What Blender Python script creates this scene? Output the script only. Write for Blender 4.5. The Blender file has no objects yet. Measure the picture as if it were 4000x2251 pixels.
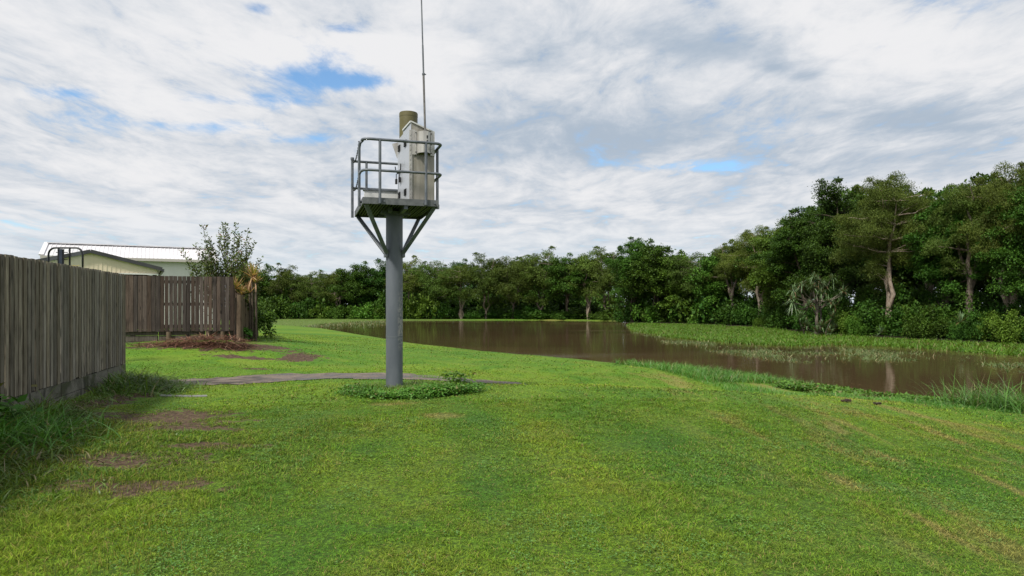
import bpy, math, random
import numpy as np
from mathutils import Vector, Matrix

SC = bpy.context.scene
COL = SC.collection
R = math.radians
rng = np.random.default_rng(7)
random.seed(7)

# ------------------------------------------------------------------ camera
EYE = 1.6
FPX = 1717.0           # focal length in layout units (2576 units across the picture)
cam_d = bpy.data.cameras.new("camera")
cam = bpy.data.objects.new("camera", cam_d)
COL.objects.link(cam)
cam.location = (0, 0, EYE)
cam.rotation_euler = (R(90), 0, 0)
cam_d.sensor_width = 36
cam_d.lens = FPX / 2576 * 36
cam_d.shift_y = 45 / 2576
cam_d.clip_start = 0.05
cam_d.clip_end = 20000
SC.camera = cam

SC.view_settings.view_transform = 'Standard'
SC.view_settings.look = 'None'
SC.view_settings.exposure = 0.2
SC.view_settings.gamma = 1.0
SC.cycles.max_bounces = 8
SC.cycles.diffuse_bounces = 3
SC.cycles.glossy_bounces = 3
SC.cycles.transparent_max_bounces = 8
SC.cycles.caustics_reflective = False
SC.cycles.caustics_refractive = False

# ------------------------------------------------------------------ node helper
class NT:
    def __init__(s, tree):
        s.t = tree; s.n = tree.nodes; s.l = tree.links
    def node(s, typ, **kw):
        nd = s.n.new(typ)
        for k, v in kw.items():
            if k.startswith('i_'):
                nd.inputs[k[2:].replace('_', ' ')].default_value = v
            else:
                setattr(nd, k, v)
        return nd
    def link(s, a, b): s.l.new(a, b)
    def val(s, x, sock):
        if hasattr(x, 'is_output') or isinstance(x, bpy.types.NodeSocket): s.l.new(x, sock)
        else: sock.default_value = x
    def math(s, op, a, b=0.0, c=None, clamp=False):
        m = s.n.new('ShaderNodeMath'); m.operation = op; m.use_clamp = clamp
        s.val(a, m.inputs[0]); s.val(b, m.inputs[1])
        if c is not None: s.val(c, m.inputs[2])
        return m.outputs[0]
    def vmath(s, op, a, b=(0, 0, 0)):
        m = s.n.new('ShaderNodeVectorMath'); m.operation = op
        s.val(a, m.inputs[0]); s.val(b, m.inputs[1])
        return m.outputs['Value'] if op in ('LENGTH', 'DOT_PRODUCT', 'DISTANCE') else m.outputs[0]
    def noise(s, vec, scale, detail=4, rough=0.55, dist=0.0, dims='3D'):
        nd = s.n.new('ShaderNodeTexNoise'); nd.noise_dimensions = dims
        if vec is not None: s.l.new(vec, nd.inputs['Vector'])
        nd.inputs['Scale'].default_value = scale; nd.inputs['Detail'].default_value = detail
        nd.inputs['Roughness'].default_value = rough; nd.inputs['Distortion'].default_value = dist
        return nd.outputs['Fac']
    def ramp(s, fac, lo, hi, a=0.0, b=1.0, smooth=True):
        m = s.n.new('ShaderNodeMapRange'); m.clamp = True
        m.interpolation_type = 'SMOOTHSTEP' if smooth else 'LINEAR'
        s.val(fac, m.inputs['Value'])
        m.inputs['From Min'].default_value = lo; m.inputs['From Max'].default_value = hi
        m.inputs['To Min'].default_value = a; m.inputs['To Max'].default_value = b
        return m.outputs[0]
    def mix(s, fac, a, b, mode='MIX'):
        m = s.n.new('ShaderNodeMix'); m.data_type = 'RGBA'; m.blend_type = mode
        s.val(fac, m.inputs[0])
        for x, i in ((a, 6), (b, 7)):
            if isinstance(x, tuple): m.inputs[i].default_value = (*x[:3], 1)
            else: s.l.new(x, m.inputs[i])
        return m.outputs[2]
    def scalev(s, vec, v3):
        return s.vmath('MULTIPLY', vec, v3)
    def bump(s, h, strength=0.5, dist=0.01):
        b = s.n.new('ShaderNodeBump'); b.inputs['Strength'].default_value = strength
        b.inputs['Distance'].default_value = dist; s.l.new(h, b.inputs['Height'])
        return b.outputs[0]

# ------------------------------------------------------------------ world: sky with a broken cloud layer
SUN_EL, SUN_AZ = R(52), R(-142)     # azimuth from +Y towards +X: sun high on the left, behind the camera
world = bpy.data.worlds.new("World")
SC.world = world
world.use_nodes = True
w = NT(world.node_tree)
w.n.clear()
wout = w.node('ShaderNodeOutputWorld')
sky = w.node('ShaderNodeTexSky', sky_type='NISHITA', sun_disc=False, sun_elevation=SUN_EL, sun_rotation=SUN_AZ,
             air_density=1.0, dust_density=0.6, ozone_density=2.0)
bg_sky = w.node('ShaderNodeBackground'); bg_sky.inputs['Strength'].default_value = 0.12
w.link(w.mix(1.0, sky.outputs[0], (1.0, 1.22, 1.32), 'MULTIPLY'), bg_sky.inputs['Color'])
tc = w.node('ShaderNodeTexCoord')
D = w.vmath('NORMALIZE', tc.outputs['Generated'])
sep = w.node('ShaderNodeSeparateXYZ'); w.link(D, sep.inputs[0])
DZ0 = 0.07
dz = w.math('ADD', w.math('MAXIMUM', sep.outputs[2], 0.0), DZ0)
cmb = w.node('ShaderNodeCombineXYZ')
w.link(w.math('DIVIDE', sep.outputs[0], dz), cmb.inputs[0]); w.link(w.math('DIVIDE', sep.outputs[1], dz), cmb.inputs[1])
P = cmb.outputs[0]
def sky_pt(px, py):
    v = Vector(((px - 1288) / FPX, 1.0, (770 - py) / FPX)).normalized()
    return (v.x / (v.z + DZ0), v.y / (v.z + DZ0), 0.0)
Ps = w.scalev(P, (1.0, 0.62, 1.0))
rot = w.node('ShaderNodeVectorRotate'); rot.inputs['Angle'].default_value = R(14); w.link(Ps, rot.inputs['Vector'])
Pr = rot.outputs[0]
warp = w.node('ShaderNodeTexNoise'); warp.inputs['Scale'].default_value = 0.9; warp.inputs['Detail'].default_value = 3
w.link(Pr, warp.inputs['Vector'])
Pw = w.vmath('ADD', Pr, w.vmath('MULTIPLY', w.vmath('SUBTRACT', warp.outputs['Color'], (0.5, 0.5, 0.5)), (0.5, 0.5, 0)))
n_big = w.noise(Pw, 0.75, 5, 0.5)
n_mid = w.noise(Pw, 2.6, 8, 0.62, 0.25)
n_fine = w.noise(Pw, 8.0, 8, 0.66, 0.3)
def blob(px, py, sx, sy, amp, ang=0.0):
    """soft ellipse on the cloud layer, centre seen in the direction of a picture point"""
    c = sky_pt(px, py); a = sky_pt(px + sx, py); b = sky_pt(px, py - sy)
    ax = max(abs(a[0] - c[0]), 0.02); by = max(math.hypot(b[0] - c[0], b[1] - c[1]), 0.02)
    Q = w.vmath('SUBTRACT', P, c)
    vr = w.node('ShaderNodeVectorRotate'); vr.inputs['Angle'].default_value = ang; w.link(Q, vr.inputs['Vector'])
    L = w.vmath('LENGTH', w.vmath('DIVIDE', vr.outputs[0], (ax, by, 1)))
    g = w.math('POWER', 2.718, w.math('MULTIPLY', w.math('MULTIPLY', L, L), -1.0))
    return w.math('MULTIPLY', g, amp)
def addall(xs):
    r = xs[0]
    for x in xs[1:]: r = w.math('ADD', r, x)
    return r
holes = addall([blob(780, 190, 130, 42, .62), blob(690, 255, 110, 26, .52), blob(890, 205, 120, 24, .58), blob(560, 320, 150, 20, .50),
                blob(160, 235, 130, 16, .46), blob(655, 22, 45, 20, .5), blob(862, 72, 45, 14, .45), blob(480, 250, 110, 22, .34),
                blob(1760, 418, 180, 22, .46), blob(1900, 330, 170, 60, .26), blob(330, 300, 260, 40, .26), blob(60, 570, 180, 20, .34), blob(760, 350, 110, 14, .42)])
cov_in = w.math('SUBTRACT', w.math('ADD', w.math('MULTIPLY_ADD', n_mid, 1.9, -.95 + .58), w.math('MULTIPLY_ADD', n_fine, 1.1, -.55)), holes)
cover = w.ramp(cov_in, -0.24, 0.46)
# brightness of the cloud: bright tops against blue-grey undersides
darks = addall([blob(1560, 345, 360, 85, .30, .1), blob(2150, 420, 400, 60, .12), blob(1850, 130, 330, 45, .26, -.3), blob(2290, 300, 260, 30, .20, -.2), blob(1080, 320, 160, 50, .10),
                blob(1330, 140, 150, 60, .12), blob(2030, 190, 45, 14, .2), blob(1950, 170, 35, 10, .2)])
lights = addall([blob(2250, 120, 330, 90, .20), blob(640, 120, 420, 60, .12), blob(950, 130, 260, 40, .26), blob(1120, 230, 150, 40, .14), blob(300, 420, 420, 50, .06)])
sh = addall([w.math('MULTIPLY', n_big, 0.42), w.math('MULTIPLY', n_mid, 0.95), w.math('MULTIPLY', w.math('MULTIPLY_ADD', w.ramp(sep.outputs[2], 0.03, 0.25), 0.36, 0.04), w.math('SUBTRACT', n_fine, .5)), w.math('MULTIPLY', 0.13, 1.0), lights])
sh = w.math('SUBTRACT', sh, darks)
shade = w.ramp(sh, 0.50, 1.02)
ccol = w.mix(shade, (0.43, 0.51, 0.61), (0.86, 0.86, 0.875))
# near the horizon the layer thins to a pale even blue-white
hz = w.ramp(sep.outputs[2], 0.0, 0.16, 1.0, 0.0)
ccol = w.mix(w.math('MULTIPLY', hz, 0.6), ccol, (0.70, 0.79, 0.86))
bg_c = w.node('ShaderNodeBackground'); bg_c.inputs['Strength'].default_value = 0.87
w.link(ccol, bg_c.inputs['Color'])
mx = w.node('ShaderNodeMixShader')
w.link(cover, mx.inputs[0]); w.link(bg_sky.outputs[0], mx.inputs[1]); w.link(bg_c.outputs[0], mx.inputs[2])
w.link(mx.outputs[0], wout.inputs['Surface'])
world.cycles.sampling_method = 'MANUAL'
world.cycles.sample_map_resolution = 512

# ------------------------------------------------------------------ sun (filtered by thin cloud)
sun_d = bpy.data.lights.new("sun", 'SUN')
sun_d.energy = 4.3
sun_d.angle = R(6)
sun_d.color = (1.0, 0.95, 0.86)
sun = bpy.data.objects.new("sun", sun_d)
COL.objects.link(sun)
sv = Vector((math.sin(SUN_AZ) * math.cos(SUN_EL), math.cos(SUN_AZ) * math.cos(SUN_EL), math.sin(SUN_EL)))
sun.rotation_euler = sv.to_track_quat('Z', 'Y').to_euler()
sun.location = (-20, -20, 40)

# ------------------------------------------------------------------ object helpers
def tag(o, label=None, cat=None, group=None, kind=None):
    if label: o['label'] = label
    if cat: o['category'] = cat
    if group: o['group'] = group
    if kind: o['kind'] = kind
    return o
def link(o, parent=None):
    COL.objects.link(o)
    if parent is not None: o.parent = parent
    return o
def empty(name, loc=(0, 0, 0), rz=0.0):
    o = bpy.data.objects.new(name, None); o.location = loc; o.rotation_euler = (0, 0, rz)
    o.empty_display_size = 0.3
    return link(o)
class MB:
    """collects boxes, tubes and sheets into one mesh"""
    def __init__(s, M=None): s.v = []; s.f = []; s.sm = []; s.M = M
    def add(s, vs, fs, smooth=False):
        o = len(s.v)
        for p in vs:
            p = Vector(p)
            s.v.append(tuple(s.M @ p) if s.M else tuple(p))
        for f in fs:
            s.f.append([i + o for i in f]); s.sm.append(smooth)
        return s
    def box(s, c, size, rot=None, taper=None):
        hx, hy, hz = size[0] / 2, size[1] / 2, size[2] / 2
        vs = [Vector((x * hx, y * hy, z * hz)) for z in (-1, 1) for y in (-1, 1) for x in (-1, 1)]
        if rot is not None: vs = [rot @ v for v in vs]
        c = Vector(c)
        return s.add([v + c for v in vs], [(0, 2, 3, 1), (4, 5, 7, 6), (0, 1, 5, 4), (2, 6, 7, 3), (0, 4, 6, 2), (1, 3, 7, 5)])
    def bar(s, a, b, wd, th, up=(0, 0, 1)):
        a, b = Vector(a), Vector(b); d = (b - a); L = d.length; d.normalize()
        x = d.cross(Vector(up)); 
        if x.length < 1e-4: x = Vector((1, 0, 0))
        x.normalize(); y = x.cross(d)
        rot = Matrix((x, d, y)).transposed()
        return s.box((a + b) / 2, (wd, L, th), rot)
    def angle(s, a, b, leg, t, up=(0, 0, 1)):
        """L-section steel bar"""
        a, b = Vector(a), Vector(b); d = (b - a).normalized()
        x = d.cross(Vector(up)); x.normalize(); y = x.cross(d)
        prof = [(0, 0), (leg, 0), (leg, t), (t, t), (t, leg), (0, leg)]
        vs = []
        for p in (a, b):
            for (u, v) in prof: vs.append(p + x * (u - leg / 2) + y * (v - leg / 2))
        fs = [(i, (i + 1) % 6, (i + 1) % 6 + 6, i + 6) for i in range(6)] + [(5, 4, 3, 2, 1, 0), (6, 7, 8, 9, 10, 11)]
        return s.add(vs, fs)
    def tube(s, path, r, n=10, caps=True):
        path = [Vector(p) for p in path]
        k = len(path); rs = r if isinstance(r, (list, tuple)) else [r] * k
        vs = []; fs = []
        ref = Vector((0.137, 0.31, 0.94))
        for i, p in enumerate(path):
            d = (path[min(i + 1, k - 1)] - path[max(i - 1, 0)]).normalized()
            x = d.cross(ref)
            if x.length < 0.05: x = d.cross(Vector((1, 0, 0)))
            x.normalize(); y = d.cross(x)
            if i: # keep frames aligned
                pass
            for j in range(n):
                a = 2 * math.pi * j / n
                vs.append(p + (x * math.cos(a) + y * math.sin(a)) * rs[i])
        for i in range(k - 1):
            for j in range(n):
                fs.append((i * n + j, i * n + (j + 1) % n, (i + 1) * n + (j + 1) % n, (i + 1) * n + j))
        s.add(vs, fs, True)
        if caps:
            for ring, rev in ((vs[:n], True), (vs[-n:], False)):
                s.add(ring, [tuple(range(n))[::-1] if rev else tuple(range(n))])
        return s
    def build(s, name, m, parent=None, bevel=0.0):
        me = bpy.data.meshes.new(name)
        me.from_pydata(s.v, [], s.f)
        me.polygons.foreach_set('use_smooth', s.sm)
        me.materials.append(m); me.update()
        o = bpy.data.objects.new(name, me)
        if bevel:
            b = o.modifiers.new('bevel', 'BEVEL'); b.width = bevel; b.segments = 2; b.limit_method = 'ANGLE'; b.angle_limit = R(50)
        return link(o, parent)
def arc(c, r, a0, a1, n, ax, ay):
    c = Vector(c); ax = Vector(ax); ay = Vector(ay)
    return [c + ax * (r * math.cos(a0 + (a1 - a0) * i / n)) + ay * (r * math.sin(a0 + (a1 - a0) * i / n)) for i in range(n + 1)]
def npmesh(name, V, F, m, smooth=False, attr=None):
    """V (n,3), F (k,c) with constant c"""
    me = bpy.data.meshes.new(name)
    V = np.asarray(V, np.float32); F = np.asarray(F, np.int32)
    me.vertices.add(len(V)); me.vertices.foreach_set('co', V.ravel())
    k, c = F.shape
    me.loops.add(k * c); me.loops.foreach_set('vertex_index', F.ravel())
    me.polygons.add(k)
    me.polygons.foreach_set('loop_start', np.arange(0, k * c, c, dtype=np.int32))
    me.polygons.foreach_set('loop_total', np.full(k, c, np.int32))
    me.polygons.foreach_set('use_smooth', np.full(k, smooth))
    me.update(calc_edges=True)
    if attr is not None:
        for an, av in attr.items():
            a = me.attributes.new(an, 'FLOAT', 'POINT'); a.data.foreach_set('value', np.asarray(av, np.float32))
    if m: me.materials.append(m)
    return me
def leaves(C, Dr, L, W, N=None, fold=0.0):
    """diamond leaf faces: base C, direction Dr, length L, width W"""
    n = len(C)
    Dr = Dr / (np.linalg.norm(Dr, axis=1, keepdims=True) + 1e-9)
    if N is None: N = rng.normal(size=(n, 3))
    S = np.cross(Dr, N); S /= (np.linalg.norm(S, axis=1, keepdims=True) + 1e-9)
    L = np.broadcast_to(np.asarray(L), (n,))[:, None]; W = np.broadcast_to(np.asarray(W), (n,))[:, None]
    V = np.empty((n, 4, 3))
    V[:, 0] = C; V[:, 1] = C + Dr * L * 0.45 + S * W * 0.5; V[:, 2] = C + Dr * L; V[:, 3] = C + Dr * L * 0.45 - S * W * 0.5
    F = np.arange(n * 4).reshape(n, 4)
    return V.reshape(-1, 3), F
def blades(C, lean, L, W, bend=0.5, segs=2):
    """grass blades: base C (n,3), unit horizontal+vertical lean dir (n,3); curved over `segs` quads"""
    n = len(C)
    lean = lean / np.linalg.norm(lean, axis=1, keepdims=True)
    hor = lean.copy(); hor[:, 2] = 0; hn = np.linalg.norm(hor, axis=1, keepdims=True); hor = np.where(hn > 1e-3, hor / (hn + 1e-9), np.array([[1, 0, 0]]))
    side = np.stack([-hor[:, 1], hor[:, 0], np.zeros(n)], 1)
    tw = rng.uniform(-1.0, 1.0, n)[:, None]
    side = side * np.cos(tw) + hor * np.sin(tw)
    L = np.broadcast_to(np.asarray(L), (n,))[:, None]; W = np.broadcast_to(np.asarray(W), (n,))[:, None]
    bd = np.broadcast_to(np.asarray(bend), (n,))[:, None]
    k = segs
    V = np.empty((n, 2 * (k + 1), 3))
    for i in range(k + 1):
        t = i / k
        d = lean * t + (hor - np.array([0, 0, 1.0]) * 0.8) * bd * t * t * 0.6
        p = C + d * L
        wv = W * (1 - 0.92 * t ** 1.6) * 0.5
        V[:, 2 * i] = p - side * wv; V[:, 2 * i + 1] = p + side * wv
    F = []
    base = np.arange(n)[:, None] * (2 * (k + 1))
    for i in range(k):
        F.append(base + np.array([[2 * i, 2 * i + 1, 2 * i + 3, 2 * i + 2]]))
    F = np.stack(F, 1).reshape(-1, 4)
    tt = np.tile(np.repeat(np.arange(k + 1) / k, 2), n)
    return V.reshape(-1, 3), F, tt
def mesh_obj(name, me, parent=None, loc=None):
    o = bpy.data.objects.new(name, me)
    if loc is not None: o.location = loc
    return link(o, parent)
def at(px, Y, z=None, py=None):
    """world point in the direction of a picture column at distance Y"""
    x = (px - 1288) / FPX * Y
    if z is None: z = EYE - (py - 770) / FPX * Y
    return Vector((x, Y, z))
def gp(px, py, z):
    Y = (EYE - z) * FPX / (py - 770)
    return ((px - 1288) / FPX * Y, Y)
def fnoise(x, y, s=1.0, seed=0):
    """cheap smooth value noise in 2D, 0..1"""
    x = x * s + seed * 17.3; y = y * s - seed * 9.1
    xi = np.floor(x).astype(np.int64); yi = np.floor(y).astype(np.int64)
    fx = x - xi; fy = y - yi
    fx = fx * fx * (3 - 2 * fx); fy = fy * fy * (3 - 2 * fy)
    def h(a, b):
        v = np.sin(a * 127.1 + b * 311.7 + seed * 74.7) * 43758.5453
        return v - np.floor(v)
    return (h(xi, yi) * (1 - fx) + h(xi + 1, yi) * fx) * (1 - fy) + (h(xi, yi + 1) * (1 - fx) + h(xi + 1, yi + 1) * fx) * fy

# ------------------------------------------------------------------ materials
def newmat(name):
    m = bpy.data.materials.new(name); m.use_nodes = True
    t = NT(m.node_tree); b = m.node_tree.nodes['Principled BSDF']
    return m, t, b
def setp(b, rough=0.6, metal=0.0, spec=0.5):
    b.inputs['Roughness'].default_value = rough; b.inputs['Metallic'].default_value = metal
    b.inputs['Specular IOR Level'].default_value = spec
def objco(t):
    return t.node('ShaderNodeTexCoord').outputs['Object']
def posco(t):
    return t.node('ShaderNodeNewGeometry').outputs['Position']
def island(t):
    return t.node('ShaderNodeNewGeometry').outputs['Random Per Island']

def mat_metal(name, ca, cb, rough=0.5, metal=0.3, sc=6, speck=0.0, speck_col=(0.4, 0.4, 0.38), streak=1.0):
    m, t, b = newmat(name); setp(b, rough, metal)
    co = objco(t)
    v = t.scalev(co, (1, 1, streak))
    n = t.noise(v, sc, 6, 0.6)
    c = t.mix(t.ramp(n, 0.3, 0.7), ca, cb)
    if speck:
        n2 = t.noise(t.scalev(co, (1, 1, 0.5)), sc * 5, 5, 0.7)
        c = t.mix(t.math('MULTIPLY', t.ramp(n2, 0.62, 0.70), speck), c, speck_col)
    t.link(c, b.inputs['Base Color'])
    t.link(t.ramp(n, 0.2, 0.8, rough - 0.12, rough + 0.15), b.inputs['Roughness'])
    t.link(t.bump(t.noise(co, sc * 8, 3), 0.15, 0.003), b.inputs['Normal'])
    return m
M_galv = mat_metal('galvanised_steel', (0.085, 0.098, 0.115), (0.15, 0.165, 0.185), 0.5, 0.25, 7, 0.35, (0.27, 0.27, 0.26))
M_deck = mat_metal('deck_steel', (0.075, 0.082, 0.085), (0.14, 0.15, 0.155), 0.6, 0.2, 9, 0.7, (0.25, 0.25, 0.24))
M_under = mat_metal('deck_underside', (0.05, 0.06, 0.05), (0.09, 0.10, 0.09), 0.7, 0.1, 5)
M_stain = mat_metal('stainless_panel', (0.40, 0.42, 0.45), (0.50, 0.52, 0.56), 0.30, 0.35, 3, 0.15, (0.3, 0.25, 0.2), 0.3)
M_brkt = mat_metal('bracket_metal', (0.34, 0.32, 0.29), (0.54, 0.53, 0.50), 0.35, 0.4, 4, 0.4, (0.2, 0.14, 0.1), 0.4)
M_louv = mat_metal('louver_black', (0.01, 0.01, 0.012), (0.03, 0.03, 0.03), 0.5, 0.3)
M_white = mat_metal('white_enamel', (0.50, 0.51, 0.50), (0.60, 0.60, 0.59), 0.4, 0.0, 3)
M_chain = mat_metal('chain_steel', (0.03, 0.03, 0.035), (0.07, 0.07, 0.07), 0.5, 0.5)
M_black = mat_metal('black_paint', (0.006, 0.006, 0.008), (0.012, 0.012, 0.014), 0.35, 0.0)
M_mast = mat_metal('mast_navy', (0.012, 0.018, 0.035), (0.02, 0.028, 0.05), 0.4, 0.0)
M_olive = mat_metal('olive_paint', (0.085, 0.075, 0.025), (0.12, 0.105, 0.042), 0.55, 0.0, 2.5)

def mat_pole():
    m, t, b = newmat('pole_paint'); setp(b, 0.5, 0.1)
    co = objco(t)
    n = t.noise(t.scalev(co, (1, 1, 0.4)), 3, 5, 0.6)
    c = t.mix(t.ramp(n, 0.3, 0.7), (0.088, 0.102, 0.122), (0.130, 0.145, 0.165))
    # peeling speckle on the side facing the camera right
    sp = t.node('ShaderNodeSeparateXYZ'); t.link(co, sp.inputs[0])
    n2 = t.noise(t.scalev(co, (1, 1, 0.6)), 34, 5, 0.75)
    ang = t.ramp(sp.outputs[0], 0.02, 0.09)
    hz_ = t.math('MULTIPLY', t.ramp(sp.outputs[2], 0.6, 0.9), t.ramp(sp.outputs[2], 2.1, 1.2))
    n3 = t.noise(co, 5, 3)
    msk = t.math('MULTIPLY', t.math('MULTIPLY', ang, hz_), t.ramp(t.math('ADD', n2, t.math('MULTIPLY', n3, 0.3)), 0.62, 0.70))
    c = t.mix(t.math('MULTIPLY', msk, 0.75), c, (0.36, 0.34, 0.32))
    t.link(c, b.inputs['Base Color'])
    t.link(t.bump(n2, 0.1, 0.003), b.inputs['Normal'])
    return m
M_pole = mat_pole()
def mat_cab():
    m, t, b = newmat('cabinet_beige'); setp(b, 0.38, 0.15)
    co = objco(t)
    n = t.noise(t.scalev(co, (5, 5, 0.5)), 3, 5, 0.6)
    c = t.mix(t.ramp(n, 0.3, 0.72), (0.24, 0.225, 0.185), (0.34, 0.32, 0.275))
    sp = t.node('ShaderNodeSeparateXYZ'); t.link(co, sp.inputs[0])
    # grime that has run down from under the bracket
    st = t.math('MULTIPLY', t.ramp(t.noise(t.scalev(co, (14, 14, 0.25)), 1.6, 4), 0.45, 0.65), t.ramp(sp.outputs[2], 3.6, 4.1))
    c = t.mix(t.math('MULTIPLY', st, 0.55), c, (0.12, 0.11, 0.09))
    t.link(c, b.inputs['Base Color'])
    return m
M_cab = mat_cab()

def mat_wood(name, ca, cb, dark, dens=1.0):
    m, t, b = newmat(name); setp(b, 0.85, 0.0, 0.25)
    co = objco(t); isl = island(t)
    off = t.node('ShaderNodeCombineXYZ'); t.link(t.math('MULTIPLY', isl, 37.0), off.inputs[0]); t.link(t.math('MULTIPLY', isl, 91.0), off.inputs[2])
    v = t.vmath('ADD', co, off.outputs[0])
    g = t.noise(t.scalev(v, (26, 26, 1.1)), 1.6, 6, 0.7, 0.4)
    g2 = t.noise(t.scalev(v, (70, 70, 2.2)), 1.3, 5, 0.7, 0.3)
    blot = t.noise(t.scalev(v, (3, 3, 1.2)), 1.2, 4, 0.6)
    c = t.mix(t.ramp(g, 0.30, 0.70), ca, cb)
    c = t.mix(t.math('MULTIPLY', t.ramp(g2, 0.52, 0.66), 0.75), c, dark)
    c = t.mix(t.math('MULTIPLY', t.ramp(blot, 0.5, 0.75), 0.6), c, dark)
    # knots
    vo = t.node('ShaderNodeTexVoronoi'); t.link(t.scalev(v, (9, 9, 2.0)), vo.inputs['Vector']); vo.inputs['Scale'].default_value = 1.0
    c = t.mix(t.ramp(vo.outputs['Distance'], 0.09, 0.17, 0.85, 0.0), c, (0.012, 0.010, 0.008))
    # board to board tone
    hsv = t.node('ShaderNodeHueSaturation'); t.link(c, hsv.inputs['Color'])
    t.link(t.ramp(isl, 0, 1, 0.62, 1.45, False), hsv.inputs['Value'])
    t.link(t.ramp(t.math('FRACT', t.math('MULTIPLY', isl, 13.7)), 0, 1, 0.7, 1.25, False), hsv.inputs['Saturation'])
    t.link(hsv.outputs[0], b.inputs['Base Color'])
    t.link(t.bump(t.math('ADD', g, g2), 0.6, 0.006), b.inputs['Normal'])
    return m
M_wood1 = mat_wood('weathered_grey_timber', (0.105, 0.092, 0.070), (0.26, 0.232, 0.185), (0.032, 0.027, 0.020))
M_wood2 = mat_wood('dark_brown_timber', (0.036, 0.026, 0.021), (0.092, 0.070, 0.056), (0.011, 0.008, 0.006))
M_wood3 = mat_wood('pole_timber', (0.06, 0.045, 0.033), (0.15, 0.12, 0.09), (0.02, 0.014, 0.010))
def mat_conc(name, ca, cb, mud, amt=0.5, sc=1.0, rough=0.85):
    m, t, b = newmat(name); setp(b, rough, 0, 0.35)
    co = posco(t)
    n = t.noise(co, 1.3 * sc, 6, 0.65); n2 = t.noise(co, 22 * sc, 5, 0.7); n3 = t.noise(t.scalev(co, (1, 1, 0.4)), 3.0 * sc, 5, 0.6)
    c = t.mix(t.ramp(n2, 0.3, 0.7), ca, cb)
    mk = t.ramp(n, 0.42, 0.60)
    c = t.mix(t.math('MULTIPLY', mk, amt), c, mud)
    c = t.mix(t.math('MULTIPLY', t.ramp(n3, 0.55, 0.72), amt), c, tuple(x * 0.4 for x in mud))
    t.link(c, b.inputs['Base Color'])
    t.link(t.ramp(n, 0.40, 0.62, rough, rough * 0.45), b.inputs['Roughness'])
    t.link(t.bump(n2, 0.35, 0.006), b.inputs['Normal'])
    return m
M_path = mat_conc('stained_concrete', (0.10, 0.082, 0.067), (0.20, 0.16, 0.125), (0.042, 0.031, 0.024), 0.95)
M_block = mat_conc('mossy_block', (0.10, 0.095, 0.075), (0.20, 0.19, 0.16), (0.035, 0.037, 0.022), 0.85, 1.6)

DIRT = [  # x, y, rx, ry : bare earth on the lawn
    (-4.8, 9.3, 1.0, 0.75), (-3.95, 6.85, 0.75, 0.36), (-3.4, 5.95, 0.85, 0.26), (-3.3, 7.6, 0.55, .18), (-4.1, 8.6, .5, .25),
    (-9.3, 20.9, 2.2, 0.75), (-7.6, 19.3, 1.0, 0.22), (-7.3, 21.3, .6, 0.3), (-6.6, 17.6, 0.35, .18),
    (-6.2, 20.0, 0.55, 0.9), (-6.35, 10.4, 0.35, 1.4), (-7.6, 13.2, .6, .8)]
def dirt_np(x, y):
    wx = (fnoise(x, y, 3.2, 1) - .5) * 1.3 + (fnoise(x, y, 9, 41) - .5) * .5; wy = (fnoise(x, y, 3.2, 2) - .5) * 1.3 + (fnoise(x, y, 9, 42) - .5) * .5
    v = np.full(x.shape, 9.0)
    for (a, b, rx, ry) in DIRT:
        v = np.minimum(v, np.hypot((x - a) / rx + wx, (y - b) / ry + wy))
    return v
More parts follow.
